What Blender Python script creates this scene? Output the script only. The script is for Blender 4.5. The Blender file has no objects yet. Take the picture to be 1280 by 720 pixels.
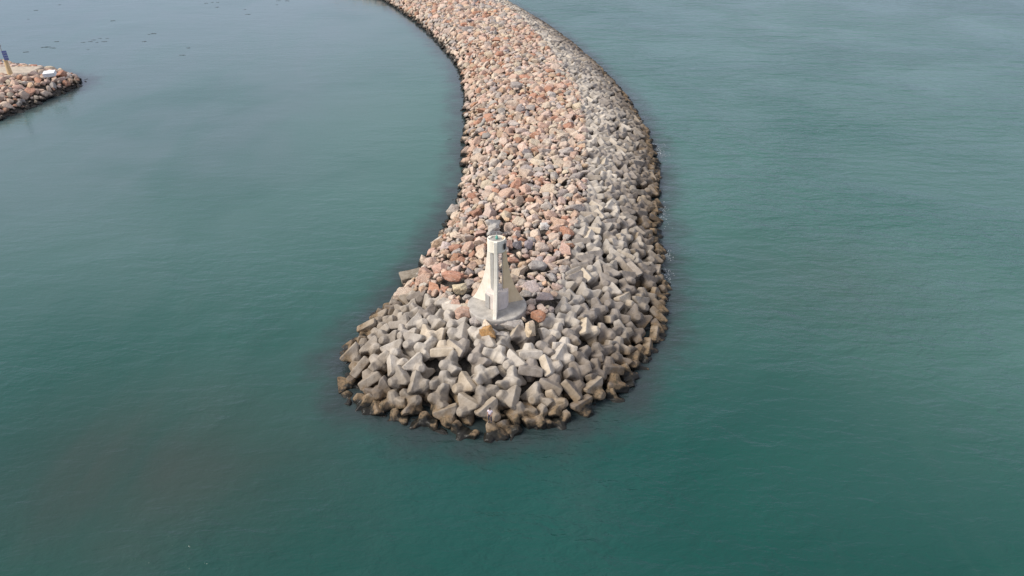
import bpy, bmesh, math, random
import numpy as np
from mathutils import Vector, Matrix, Quaternion, noise, kdtree
from mathutils.bvhtree import BVHTree
R_ = math.radians
random.seed(11)
rng = np.random.default_rng(11)
SC = bpy.context.scene
COL = SC.collection

# ------------------------------------------------------------------ camera
CAM_H, PITCH, FPX = 50.0, R_(31.5), 914.0
cam = bpy.data.cameras.new('camera')
cam.sensor_width = 36.0
cam.lens = 36.0 * FPX / 1280.0
cam.clip_end = 30000
cam.clip_start = 0.5
camo = bpy.data.objects.new('camera', cam)
COL.objects.link(camo)
camo.location = (0, 0, CAM_H)
camo.rotation_euler = (R_(90) - PITCH, 0, 0)
SC.camera = camo
CP, SP = math.cos(PITCH), math.sin(PITCH)


def to_px(p):
    """photo pixel (1280 x 720) of a world point; used only for wording labels and picking the largest"""
    dz = p[2] - CAM_H
    f = p[1] * CP - dz * SP
    u = p[1] * SP + dz * CP
    return 640 + FPX * p[0] / f, 360 - FPX * u / f, f


def at(px, py, z=0.0):
    u = (px - 640) / FPX
    v = (py - 360) / FPX
    t = (z - CAM_H) / (-SP - v * CP)
    return Vector((u * t, (CP - v * SP) * t, z))


# ------------------------------------------------------------------ helpers
def link(o, parent=None):
    COL.objects.link(o)
    if parent is not None:
        o.parent = parent
    return o


def obj(name, bm, mat, parent=None, smooth=False):
    me = bpy.data.meshes.new(name)
    bm.normal_update()
    bm.to_mesh(me)
    bm.free()
    if smooth:
        me.polygons.foreach_set('use_smooth', [True] * len(me.polygons))
    if mat:
        me.materials.append(mat)
    return link(bpy.data.objects.new(name, me), parent)


def tag(o, label, cat, group=None):
    o['label'] = label
    o['category'] = cat
    if group:
        o['group'] = group
    return o


def empty(name, loc):
    o = bpy.data.objects.new(name, None)
    o.empty_display_size = 0.3
    o.location = loc
    return link(o)


def box(bm, c, s, rot=None, bevel=0.0):
    r = bmesh.ops.create_cube(bm, size=1.0)
    m = Matrix.Translation(c) @ (rot.to_4x4() if rot is not None else Matrix()) @ Matrix.Diagonal((*s, 1))
    bmesh.ops.transform(bm, matrix=m, verts=r['verts'])
    if bevel:
        es = list({e for v in r['verts'] for e in v.link_edges})
        bmesh.ops.bevel(bm, geom=es, offset=bevel, segments=2, affect='EDGES', profile=0.6)


def tube(bm, a, b, r0, r1=None, n=10):
    a, b = Vector(a), Vector(b)
    d = b - a
    r1 = r0 if r1 is None else r1
    q = Vector((0, 0, 1)).rotation_difference(d)
    m = Matrix.Translation((a + b) / 2) @ q.to_matrix().to_4x4()
    bmesh.ops.create_cone(bm, cap_ends=True, segments=n, radius1=r0, radius2=r1, depth=d.length, matrix=m)


def lathe(bm, prof, n=48, c=(0, 0, 0)):
    rings = []
    for r, z in prof:
        rings.append([bm.verts.new((c[0] + r * math.cos(2 * math.pi * k / n), c[1] + r * math.sin(2 * math.pi * k / n), c[2] + z)) for k in range(n)])
    for a, b in zip(rings, rings[1:]):
        for k in range(n):
            bm.faces.new((a[k], a[(k + 1) % n], b[(k + 1) % n], b[k]))
    bm.faces.new(rings[0][::-1])
    bm.faces.new(rings[-1])


def bake_mods(o):
    """replace an object's mesh with its modified one"""
    dg = bpy.context.evaluated_depsgraph_get()
    dg.update()
    me = bpy.data.meshes.new_from_object(o.evaluated_get(dg))
    o.modifiers.clear()
    old = o.data
    o.data = me
    bpy.data.meshes.remove(old)
    return o


# ------------------------------------------------------------------ materials
class NT:
    def __init__(s, name):
        s.m = bpy.data.materials.new(name)
        s.m.use_nodes = True
        s.t = s.m.node_tree
        s.n = s.t.nodes
        s.b = s.n['Principled BSDF']

    def add(s, typ, **kw):
        nd = s.n.new(typ)
        for k, v in kw.items():
            setattr(nd, k, v)
        return nd

    def put(s, sock, v):
        if isinstance(v, bpy.types.NodeSocket):
            s.t.links.new(v, sock)
        elif isinstance(v, (tuple, list)) and len(v) == 3 and sock.type == 'RGBA':
            sock.default_value = (*v, 1)
        else:
            sock.default_value = v

    def noise(s, vec, scale, detail=4, rough=0.55, dist=0.0):
        nd = s.add('ShaderNodeTexNoise')
        if vec is not None:
            s.put(nd.inputs['Vector'], vec)
        nd.inputs['Scale'].default_value = scale
        nd.inputs['Detail'].default_value = detail
        nd.inputs['Roughness'].default_value = rough
        nd.inputs['Distortion'].default_value = dist
        return nd.outputs['Fac']

    def rng(s, v, a, b, c=0.0, d=1.0, smooth=True):
        nd = s.add('ShaderNodeMapRange')
        if smooth:
            nd.interpolation_type = 'SMOOTHSTEP'
        s.put(nd.inputs['Value'], v)
        for k, x in zip(('From Min', 'From Max', 'To Min', 'To Max'), (a, b, c, d)):
            s.put(nd.inputs[k], x)
        return nd.outputs['Result']

    def mix(s, f, a, b, mode='MIX'):
        nd = s.add('ShaderNodeMix', data_type='RGBA', blend_type=mode)
        s.put(nd.inputs['Factor'], f)
        s.put(nd.inputs['A'] if False else nd.inputs[6], a)
        s.put(nd.inputs[7], b)
        return nd.outputs[2]

    def math(s, op, a, b=0.0, clamp=False):
        nd = s.add('ShaderNodeMath', operation=op)
        nd.use_clamp = clamp
        s.put(nd.inputs[0], a)
        s.put(nd.inputs[1], b)
        return nd.outputs[0]

    def bump(s, h, strength, dist, normal=None):
        nd = s.add('ShaderNodeBump')
        nd.inputs['Strength'].default_value = strength
        nd.inputs['Distance'].default_value = dist
        s.put(nd.inputs['Height'], h)
        if normal is not None:
            s.put(nd.inputs['Normal'], normal)
        return nd.outputs['Normal']

    def mapping(s, vec, scale=(1, 1, 1), rot=(0, 0, 0)):
        nd = s.add('ShaderNodeMapping')
        s.put(nd.inputs['Vector'], vec)
        nd.inputs['Scale'].default_value = scale
        nd.inputs['Rotation'].default_value = rot
        return nd.outputs['Vector']

    def out(s, color, rough=0.9, normal=None, spec=0.25):
        s.put(s.b.inputs['Base Color'], color)
        s.put(s.b.inputs['Roughness'], rough)
        s.b.inputs['Specular IOR Level'].default_value = spec
        if normal is not None:
            s.put(s.b.inputs['Normal'], normal)
        return s.m


def tint_source(t, stuff):
    if stuff:
        a = t.add('ShaderNodeAttribute', attribute_type='GEOMETRY', attribute_name='tint')
        return a.outputs['Color']
    return t.add('ShaderNodeObjectInfo').outputs['Color']


def concrete_block_mat(name, stuff):
    t = NT(name)
    geo = t.add('ShaderNodeNewGeometry')
    pos = geo.outputs['Position']
    z = t.add('ShaderNodeSeparateXYZ')
    t.put(z.inputs[0], pos)
    z = z.outputs['Z']
    base = tint_source(t, stuff)
    if not stuff:                                     # paler cast end faces of the unit
        tc = t.add('ShaderNodeTexCoord')
        sx = t.add('ShaderNodeSeparateXYZ')
        t.put(sx.inputs[0], tc.outputs['Normal'])
        f = t.rng(t.math('ABSOLUTE', sx.outputs['Y']), 0.9, 0.98, 0, 0.55)
        info = t.add('ShaderNodeObjectInfo')
        f = t.math('MULTIPLY', f, t.rng(info.outputs['Random'], 0.25, 0.8))
        base = t.mix(f, base, (0.56, 0.47, 0.35))
    n1 = t.noise(pos, 0.8, 5, 0.6)
    n2 = t.noise(pos, 4.5, 5, 0.7)
    n3 = t.noise(pos, 0.09, 3, 0.5)
    c = t.mix(t.rng(n1, 0.35, 0.7, 0, 0.5), base, t.mix(1.0, base, (0.68, 0.66, 0.62), 'MULTIPLY'))
    c = t.mix(t.rng(n2, 0.5, 0.75, 0, 0.45), c, t.mix(1.0, c, (0.6, 0.58, 0.55), 'MULTIPLY'))
    c = t.mix(t.rng(n2, 0.42, 0.25, 0, 0.3), c, t.mix(1.0, c, (1.25, 1.22, 1.16), 'MULTIPLY'))
    # concrete darker towards the water, then the ochre tidal band, then black weed
    zz = t.math('ADD', z, t.rng(n1, 0.2, 0.8, 0.9, -0.9, False))
    zz = t.math('ADD', zz, t.rng(n3, 0.3, 0.7, 0.35, -0.35, False))
    c = t.mix(t.rng(zz, 4.4, 1.5, 0, 0.88), c, t.mix(1.0, c, (0.50, 0.46, 0.415), 'MULTIPLY'))
    n5 = t.noise(pos, 2.2, 5, 0.7)
    ochre = t.mix(t.rng(n2, 0.3, 0.7), (0.215, 0.142, 0.075), (0.14, 0.10, 0.062))
    c = t.mix(t.rng(zz, 1.7, 0.7, 0, 0.85), c, ochre)
    c = t.mix(t.math('MULTIPLY', t.rng(n5, 0.5, 0.62, 0, 0.75), t.rng(zz, 1.5, 0.8)), c, (0.055, 0.048, 0.03))
    c = t.mix(t.rng(zz, 0.78, 0.25, 0, 1), c, (0.018, 0.017, 0.014))
    nrm = t.bump(n2, 0.5, 0.05)
    nrm = t.bump(t.noise(pos, 18, 3, 0.7), 0.35, 0.02, nrm)
    rough = t.rng(zz, 0.6, 0.1, 0.92, 0.35)
    return t.out(c, rough, nrm)


def rock_mat(name, stuff):
    t = NT(name)
    geo = t.add('ShaderNodeNewGeometry')
    pos = geo.outputs['Position']
    z = t.add('ShaderNodeSeparateXYZ')
    t.put(z.inputs[0], pos)
    z = z.outputs['Z']
    base = tint_source(t, stuff)
    n1 = t.noise(pos, 1.1, 5, 0.6, 0.6)
    n2 = t.noise(pos, 5.0, 6, 0.72, 0.4)
    vein = t.noise(t.mapping(pos, (0.5, 1.4, 2.4), (0.5, 0.3, 0.2)), 2.2, 5, 0.65, 1.2)
    c = t.mix(t.rng(n1, 0.38, 0.68, 0, 0.55), base, t.mix(1.0, base, (0.74, 0.66, 0.62), 'MULTIPLY'))
    c = t.mix(t.rng(vein, 0.52, 0.68, 0, 0.5), c, (0.50, 0.44, 0.38))
    c = t.mix(t.rng(vein, 0.42, 0.3, 0, 0.45), c, t.mix(1.0, c, (0.9, 0.62, 0.5), 'MULTIPLY'))
    c = t.mix(t.rng(n2, 0.5, 0.68, 0, 0.75), c, t.mix(1.0, c, (0.5, 0.46, 0.43), 'MULTIPLY'))
    c = t.mix(t.rng(n2, 0.45, 0.25, 0, 0.4), c, t.mix(1.0, c, (1.3, 1.27, 1.24), 'MULTIPLY'))
    zz = t.math('ADD', z, t.rng(n1, 0.2, 0.8, 0.5, -0.5, False))
    c = t.mix(t.rng(zz, 1.5, 0.7, 0, 0.7), c, (0.13, 0.10, 0.07))
    c = t.mix(t.rng(zz, 0.98, 0.5, 0, 1), c, (0.017, 0.016, 0.014))
    nrm = t.bump(n1, 0.8, 0.35)
    nrm = t.bump(n2, 0.9, 0.12, nrm)
    rough = t.rng(zz, 0.9, 0.3, 0.92, 0.4)
    return t.out(c, rough, nrm)


def plain_mat(name, col, col2, scale=2.0, rough=0.85, streak=0.0, bump=0.02):
    t = NT(name)
    pos = t.add('ShaderNodeNewGeometry').outputs['Position']
    n = t.noise(pos, scale, 5, 0.65)
    c = t.mix(t.rng(n, 0.35, 0.7), col, col2)
    if streak:
        s = t.noise(t.mapping(pos, (1, 1, 0.12)), 3.0, 4, 0.65)
        c = t.mix(t.rng(s, 0.5, 0.75, 0, streak), c, t.mix(1.0, c, (0.6, 0.53, 0.42), 'MULTIPLY'))
    return t.out(c, rough, t.bump(n, 0.4, bump))


def slab_mat():
    t = NT('weathered_slab')
    pos = t.add('ShaderNodeNewGeometry').outputs['Position']
    n = t.noise(pos, 1.2, 5, 0.65)
    n2 = t.noise(pos, 6, 5, 0.7)
    c = t.mix(t.rng(n, 0.35, 0.65), (0.43, 0.405, 0.37), (0.32, 0.30, 0.275))
    c = t.mix(t.rng(n2, 0.55, 0.7, 0, 0.5), c, (0.18, 0.17, 0.155))
    return t.out(c, 0.93, t.bump(n2, 0.5, 0.04))


def mound_mat():
    t = NT('rubble_fill')
    pos = t.add('ShaderNodeNewGeometry').outputs['Position']
    v = t.add('ShaderNodeTexVoronoi')
    t.put(v.inputs['Vector'], pos)
    v.inputs['Scale'].default_value = 1.7
    n = t.noise(pos, 3, 5, 0.7)
    c = t.mix(t.rng(n, 0.3, 0.7), (0.12, 0.105, 0.09), (0.055, 0.05, 0.045))
    return t.out(c, 0.95, t.bump(t.math('ADD', v.outputs['Distance'], n), 0.9, 0.4))


def water_mat():
    t = NT('sea_water')
    pos = t.add('ShaderNodeNewGeometry').outputs['Position']
    sh = t.add('ShaderNodeAttribute', attribute_type='GEOMETRY', attribute_name='shore').outputs['Fac']
    sea = t.add('ShaderNodeAttribute', attribute_type='GEOMETRY', attribute_name='open_sea').outputs['Fac']
    big = t.noise(pos, 0.013, 4, 0.5, 0.8)
    mid = t.noise(t.mapping(pos, (1.0, 0.45, 1), (0, 0, 0.5)), 0.05, 5, 0.55, 1.5)
    c = t.mix(t.rng(big, 0.35, 0.65), WATER_A, WATER_B)
    c = t.mix(t.rng(mid, 0.45, 0.75, 0, 0.55), c, WATER_SILT)
    silt = t.add('ShaderNodeAttribute', attribute_type='GEOMETRY', attribute_name='silt').outputs['Fac']
    c = t.mix(t.math('MULTIPLY', silt, t.rng(mid, 0.2, 0.6, 0.45, 0.95)), c, (0.038, 0.053, 0.047))
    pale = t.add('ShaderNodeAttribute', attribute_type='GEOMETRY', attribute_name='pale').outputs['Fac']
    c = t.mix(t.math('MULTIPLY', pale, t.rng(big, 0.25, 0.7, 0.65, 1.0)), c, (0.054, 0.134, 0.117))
    har = t.add('ShaderNodeAttribute', attribute_type='GEOMETRY', attribute_name='harbour').outputs['Fac']
    c = t.mix(t.math('MULTIPLY', har, t.rng(mid, 0.2, 0.7, 0.45, 0.9)), c, (0.080, 0.132, 0.138))
    green = t.noise(pos, 0.022, 3, 0.5)
    c = t.mix(t.rng(green, 0.5, 0.7, 0, 0.45), c, WATER_C)
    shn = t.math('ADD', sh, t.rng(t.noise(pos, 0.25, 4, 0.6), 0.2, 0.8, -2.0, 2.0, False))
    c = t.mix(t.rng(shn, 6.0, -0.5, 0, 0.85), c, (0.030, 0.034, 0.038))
    # ripples: short wind chop on the open side, nearly calm in the harbour
    w1 = t.noise(t.mapping(pos, (0.45, 1.0, 1), (0, 0, 0.20)), 0.65, 3, 0.55, 0.5)
    w2 = t.noise(t.mapping(pos, (0.6, 1.0, 1), (0, 0, -0.28)), 1.6, 4, 0.6, 0.3)
    w3 = t.noise(t.mapping(pos, (0.30, 1.0, 1), (0, 0, 0.35)), 0.22, 3, 0.5, 0.4)
    ht = t.math('ADD', t.math('MULTIPLY', w1, 0.55), t.math('MULTIPLY', w2, 0.22))
    ht = t.math('ADD', ht, t.math('MULTIPLY', w3, 0.9))
    patch = t.rng(t.noise(pos, 0.03, 3, 0.5, 0.6), 0.35, 0.65, 0.45, 1.2)
    amp = t.math('MULTIPLY', t.rng(sea, 0, 1, 0.10, 1.0, False), patch)
    ht = t.math('MULTIPLY', ht, amp)
    nrm = t.bump(ht, 1.0, WAVE)
    m = t.out(c, 0.15, nrm, 0.5)
    t.b.inputs['IOR'].default_value = 1.333
    return m


WATER_A = (0.004, 0.054, 0.045)
WATER_B = (0.010, 0.066, 0.058)
WATER_C = (0.008, 0.080, 0.059)
WATER_SILT = (0.024, 0.070, 0.063)
WAVE = 0.75

M = {}
M['block'] = concrete_block_mat('armour_concrete', False)
M['block_far'] = concrete_block_mat('armour_concrete_far', True)
M['rock'] = rock_mat('quarry_rock', False)
M['rock_far'] = rock_mat('quarry_rock_far', True)
M['mound'] = mound_mat()
M['white'] = plain_mat('white_render', (0.84, 0.79, 0.69), (0.77, 0.715, 0.61), 1.4, 0.8, 0.35)
M['cream'] = plain_mat('light_tinted_render', (0.74, 0.60, 0.40), (0.68, 0.54, 0.35), 1.2, 0.85, 0.4)  # white render with the right fin's warm light and shade put into its colour
M['pinkwhite'] = plain_mat('pale_pink_render', (0.66, 0.59, 0.55), (0.58, 0.52, 0.49), 1.6, 0.85, 0.3)
M['slab'] = slab_mat()
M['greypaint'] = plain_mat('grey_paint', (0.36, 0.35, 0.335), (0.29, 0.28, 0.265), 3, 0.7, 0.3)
M['beige'] = plain_mat('beige_render', (0.50, 0.465, 0.40), (0.42, 0.39, 0.34), 2, 0.85, 0.3)
M['galv'] = plain_mat('galvanised_steel', (0.42, 0.42, 0.42), (0.33, 0.33, 0.33), 6, 0.5)
M['dark'] = plain_mat('dark_panel', (0.022, 0.024, 0.027), (0.03, 0.03, 0.032), 5, 0.5)
M['green'] = plain_mat('green_lantern', (0.12, 0.36, 0.29), (0.16, 0.42, 0.34), 6, 0.4)
M['yellow'] = plain_mat('yellow_paint', (0.66, 0.50, 0.29), (0.58, 0.43, 0.24), 2, 0.7, 0.4)
M['solar'] = plain_mat('solar_cells', (0.10, 0.115, 0.27), (0.13, 0.15, 0.32), 8, 0.25)
M['sand'] = plain_mat('sandy_concrete', (0.50, 0.43, 0.35), (0.38, 0.33, 0.27), 1.0, 0.95)
M['whiteblock'] = plain_mat('white_block', (0.80, 0.81, 0.82), (0.70, 0.71, 0.72), 2, 0.8)
M['weed'] = plain_mat('dark_weed', (0.03, 0.032, 0.035), (0.05, 0.05, 0.05), 4, 0.5)
M['foam'] = plain_mat('foam', (0.75, 0.78, 0.8), (0.6, 0.65, 0.68), 6, 0.9)
M['skin'] = plain_mat('skin', (0.42, 0.25, 0.18), (0.38, 0.22, 0.16), 20, 0.6, 0, 0.001)
M['shirt'] = plain_mat('white_shirt', (0.72, 0.60, 0.66), (0.80, 0.72, 0.76), 6, 0.9, 0, 0.004)
M['denim'] = plain_mat('dark_blue_denim', (0.022, 0.028, 0.06), (0.035, 0.042, 0.085), 14, 0.9, 0, 0.004)
M['hair'] = plain_mat('dark_hair', (0.018, 0.013, 0.010), (0.03, 0.02, 0.016), 30, 0.7, 0, 0.003)
M['shoe'] = plain_mat('shoe', (0.05, 0.05, 0.055), (0.08, 0.08, 0.08), 20, 0.7, 0, 0.002)

# ------------------------------------------------------------------ breakwater plan
WL=[(-97,336),(-72,313),(-47.6,283.5),(-32.0,247.4),(-22.9,221.1),(-17.0,201.4),(-13.6,187.2),(-12.0,174.7),(-10.6,158.6),(-9.4,141.5),(-9.1,128.5),(-8.6,117.2),(-9.0,110.6),(-9.7,103.1),(-10.5,97.1),(-12.1,89.8),(-13.7,83.6),(-15.0,78.7),(-16.7,74.5),(-18.0,70.4),(-18.9,68.0),(-18.9,65.3),(-18.3,62.5),(-17.3,60.0),(-15.8,58.4),(-13.6,57.0),(-10.6,55.8),(-7.7,54.8),(-5.8,54.1),(-3.3,53.4),(-1.6,53.6),(0.3,54.0),(3.2,54.7),(6.3,56.0),(8.6,57.6),(11.1,59.3),(12.6,61.5),(14.3,64.8),(15.6,67.3),(16.8,69.5),(18.3,72.9),(19.6,79.6),(20.8,87.9),(21.6,96.6),(22.4,101.5),(23.4,107.5),(24.9,114.5),(26.2,126.0),(26.9,134.7),(27.0,143.9),(26.6,152.0),(26.0,164.4),(24.4,176.8),(21.6,193.8),(17.6,214.2),(11.1,239.0),(4.5,260.0),(-4,283.5),(-28,318),(-56,345)]
BD=[(-75,330),(-44,308),(-16,275),(-0.3,246.8),(6.3,213),(9.8,190),(12.8,175),(13.9,160.9),(14.4,147.6),(14.1,139.9),(13.4,127.7),(12.5,116.7),(12.0,108.1),(11.2,100.6),(9.6,94.8),(8.2,89.0),(7.4,82.5),(6.2,76.5),(5.1,71.4),(4.2,68.6),(2.8,66.6),(0.4,65.9),(-2.4,65.6),(-4.6,66.9),(-6.2,69.5),(-7.4,72.0),(-9.4,74.0),(-12.0,76.8),(-15.5,78.2)]
WLa=np.array(WL)
STONE=np.array([p for p in WL if WL.index(p)<=15]+[(-15.5,78.2)]+BD[::-1][1:])
def inpoly(p,poly):
    x,y=p[:,0],p[:,1];n=len(poly);ins=np.zeros(len(p),bool)
    for i in range(n):
        x1,y1=poly[i];x2,y2=poly[(i+1)%n]
        c=((y1>y)!=(y2>y))
        with np.errstate(divide='ignore',invalid='ignore'):
            xi=(x2-x1)*(y-y1)/(y2-y1)+x1
        ins^=c&(x<xi)
    return ins
def segdist(p,poly,closed=True):
    d=np.full(len(p),1e9);n=len(poly)
    for i in range(n if closed else n-1):
        a=np.array(poly[i]);b=np.array(poly[(i+1)%n]);ab=b-a
        t=np.clip(((p-a)@ab)/(ab@ab),0,1)
        d=np.minimum(d,np.hypot(*(p-a-t[:,None]*ab).T))
    return d
def sd(p):
    d=segdist(p,WLa); return np.where(inpoly(p,WLa),d,-d)
def ssd(p):
    d=segdist(p,STONE); return np.where(inpoly(p,STONE),d,-d)
def S(p):
    """visible surface height"""
    d=sd(p)
    lee=1/(1+np.exp(-ssd(p)*1.2))
    k=5.2*(1-lee)+3.4*lee
    top=4.9*(1-lee)+4.35*lee
    return np.where(d>0,top*(1-np.exp(-d/k)),d*0.75)


J2 = [(-103, 175), (-103.3, 170), (-104, 165.5), (-105.2, 159), (-106, 154), (-107.5, 148), (-110, 139), (-114, 129), (-122, 119),
      (-140, 112), (-175, 112), (-175, 190), (-150, 191), (-130, 189), (-119, 186.5), (-110, 182.5), (-105, 179)]


def sd2(p):
    d = segdist(p, J2)
    return np.where(inpoly(p, J2), d, -d)


def S2(p):
    d = sd2(p)
    return np.where(d > 0, 3.9 * (1 - np.exp(-d / 3.6)), d * 0.75)


TOWER = Vector((-1.7, 70.3, 4.05))


def mound(name, x0, x1, y0, y1, step, hf, df, lim):
    xs = np.arange(x0, x1, step)
    ys = np.arange(y0, y1, step)
    X, Y = np.meshgrid(xs, ys)
    P = np.column_stack([X.ravel(), Y.ravel()])
    d = df(P)
    zz = hf(P)
    keep = d > lim
    idx = -np.ones(len(P), int)
    idx[keep] = np.arange(keep.sum())
    idx = idx.reshape(X.shape)
    V = [(x, y, z) for (x, y), z in zip(P[keep], zz[keep])]
    Fc = []
    for j in range(len(ys) - 1):
        for i in range(len(xs) - 1):
            q = (idx[j, i], idx[j, i + 1], idx[j + 1, i + 1], idx[j + 1, i])
            if min(q) >= 0:
                Fc.append(tuple(int(a) for a in q))
    me = bpy.data.meshes.new(name)
    me.from_pydata(V, [], Fc)
    me.materials.append(M['mound'])
    o = link(bpy.data.objects.new(name, me))
    o['kind'] = 'structure'
    return o


def core1(P):
    lee = 1 / (1 + np.exp(-ssd(P) * 3))
    return S(P) - (2.05 * (1 - lee) + 0.75 * lee)


mound('ground', -110, 40, 44, 356, 1.0, core1, sd, -5)
mound('ground', -178, -96, 108, 196, 1.0, lambda P: S2(P) - 0.7, sd2, -4)

# ------------------------------------------------------------------ water
ax = lambda a, b, s: list(np.arange(a, b, s))
xs = [-9000, -3500, -1200, -500, -260, -200] + ax(-176, -134, 3) + ax(-132, -97, 1.0) + ax(-96, -34, 2) + ax(-33, 36, 0.9) + ax(38, 170, 5) + [200, 300, 600, 1500, 4000, 9000]
ys = [-4000, -1200, -300, -100, -30] + ax(0, 46, 3) + ax(47, 350, 1.1) + [360, 380, 420, 500, 700, 1200, 3000, 9000]
X, Y = np.meshgrid(xs, ys)
P = np.column_stack([X.ravel(), Y.ravel()])
near = (P[:, 0] > -260) & (P[:, 0] < 160) & (P[:, 1] > 0) & (P[:, 1] < 420)
dw = np.full(len(P), 60.0)
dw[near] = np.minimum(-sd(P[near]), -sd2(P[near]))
# the harbour lies to the left of the breakwater's axis
AX = [(0, -200), (-2, 20), (-1.7, 66), (0, 90), (4, 130), (4, 170), (-8, 225), (-30, 280), (-80, 330), (-400, 420)]
da = np.where(inpoly(P, AX + [(-20000, 20000), (-20000, -200)]), -1, 1) * segdist(P, AX, False)
sea = np.clip(0.5 + da / 16, 0, 1)
fade = 1 / (1 + np.exp((P[:, 1] - 84) / 14))            # the head's front: chop wraps round into the mouth
sea = np.maximum(sea, fade * (0.25 * np.exp(-((P[:, 0] + 18) / 24) ** 2) + 0.5))
silt = np.exp(-(((P[:, 0] + 33) / 15) ** 2 + ((P[:, 1] - 49) / 13) ** 2)) + 0.8 * np.exp(-(((P[:, 0] - 46) / 16) ** 2 + ((P[:, 1] - 82) / 16) ** 2))
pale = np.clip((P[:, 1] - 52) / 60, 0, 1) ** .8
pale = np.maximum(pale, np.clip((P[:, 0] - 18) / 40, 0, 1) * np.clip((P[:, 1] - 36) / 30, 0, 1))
harbour = np.clip((-P[:, 0] - 14) / 40, 0, 1) * np.clip((P[:, 1] - 70) / 50, 0, 1)
nx, ny = len(xs), len(ys)
me = bpy.data.meshes.new('water')
me.from_pydata([(float(a), float(b), 0.0) for a, b in P], [],
               [(j * nx + i, j * nx + i + 1, (j + 1) * nx + i + 1, (j + 1) * nx + i) for j in range(ny - 1) for i in range(nx - 1)])
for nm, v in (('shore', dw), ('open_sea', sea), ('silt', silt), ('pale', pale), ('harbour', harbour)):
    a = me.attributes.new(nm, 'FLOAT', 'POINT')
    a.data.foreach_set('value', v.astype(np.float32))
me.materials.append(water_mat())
o = link(bpy.data.objects.new('water', me))
o['kind'] = 'structure'


# ------------------------------------------------------------------ armour units
def armour_mesh(voxel, smooth):
    """double-anvil concrete armour unit: two end bars on a waisted neck and two blunt stubs"""
    bm = bmesh.new()
    secs = [(-1.30, 1.17, .37), (-1.26, 1.22, .42), (-.98, 1.24, .46), (-.76, 1.12, .50), (-.42, .76, .62), (0, .68, .68),
            (.42, .76, .62), (.76, 1.12, .50), (.98, 1.24, .46), (1.26, 1.22, .42), (1.30, 1.17, .37)]
    rings = []
    for y, w, h in secs:
        c = min(w, h) * 0.27
        pts = [(w, -h + c), (w, h - c), (w - c, h), (-w + c, h), (-w, h - c), (-w, -h + c), (-w + c, -h), (w - c, -h)]
        rings.append([bm.verts.new((x, y, z)) for x, z in pts])
    for a, b in zip(rings, rings[1:]):
        for k in range(8):
            bm.faces.new((a[k], b[k], b[(k + 1) % 8], a[(k + 1) % 8]))
    bm.faces.new(rings[0])
    bm.faces.new(rings[-1][::-1])
    for s in (-1, 1):
        prof = [(.76, 0), (.73, .4), (.61, .70), (.47, 1.0), (.38, 1.16), (.32, 1.20)]
        rg = []
        for r, z in prof:
            rg.append([bm.verts.new((r * 1.08 * math.cos(k * math.pi / 5), r * math.sin(k * math.pi / 5), z * s)) for k in range(10)])
        for a, b in zip(rg, rg[1:]):
            for k in range(10):
                bm.faces.new((a[k], a[(k + 1) % 10], b[(k + 1) % 10], b[k]))
        bm.faces.new(rg[0][::-1])
        bm.faces.new(rg[-1])
    bmesh.ops.recalc_face_normals(bm, faces=bm.faces)
    o = obj('tmp', bm, M['block'])
    m = o.modifiers.new('r', 'REMESH')
    m.mode = 'VOXEL'
    m.voxel_size = voxel
    m.use_smooth_shade = True
    m = o.modifiers.new('s', 'SMOOTH')
    m.factor = 0.5
    m.iterations = smooth
    bake_mods(o)
    me = o.data
    for v in me.vertices:                       # worn, slightly uneven casting scaled to a 2.7 m unit
        n = noise.noise(v.co * 2.3) * .035 + noise.noise(v.co * 6.0) * .018
        v.co = v.co * 1.06 + v.normal * n
    bpy.data.objects.remove(o)
    return me


def mesh_arrays(me):
    n = len(me.vertices)
    V = np.empty(n * 3, np.float32)
    me.vertices.foreach_get('co', V)
    N = np.empty(n * 3, np.float32)
    me.vertices.foreach_get('normal', N)
    me.calc_loop_triangles()
    T = np.empty(len(me.loop_triangles) * 3, np.int32)
    me.loop_triangles.foreach_get('vertices', T)
    return V.reshape(-1, 3), N.reshape(-1, 3), T.reshape(-1, 3)


def merged(name, items, mat, smooth=True):
    """items: (V, T, colours) -> one mesh with a 'tint' attribute"""
    off = 0
    VV, TT, CC = [], [], []
    for V, T, C in items:
        VV.append(V)
        TT.append(T + off)
        CC.append(C)
        off += len(V)
    V = np.concatenate(VV)
    T = np.concatenate(TT)
    C = np.concatenate(CC)
    me = bpy.data.meshes.new(name)
    me.vertices.add(len(V))
    me.vertices.foreach_set('co', V.ravel().astype(np.float32))
    me.loops.add(len(T) * 3)
    me.loops.foreach_set('vertex_index', T.ravel().astype(np.int32))
    me.polygons.add(len(T))
    me.polygons.foreach_set('loop_start', np.arange(0, len(T) * 3, 3, dtype=np.int32))
    me.update(calc_edges=True)
    if smooth:
        me.polygons.foreach_set('use_smooth', np.ones(len(T), bool))
    a = me.attributes.new('tint', 'FLOAT_COLOR', 'POINT')
    a.data.foreach_set('color', np.column_stack([C, np.ones(len(C))]).ravel().astype(np.float32))
    me.materials.append(mat)
    me.validate()
    return link(bpy.data.objects.new(name, me))


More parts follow.
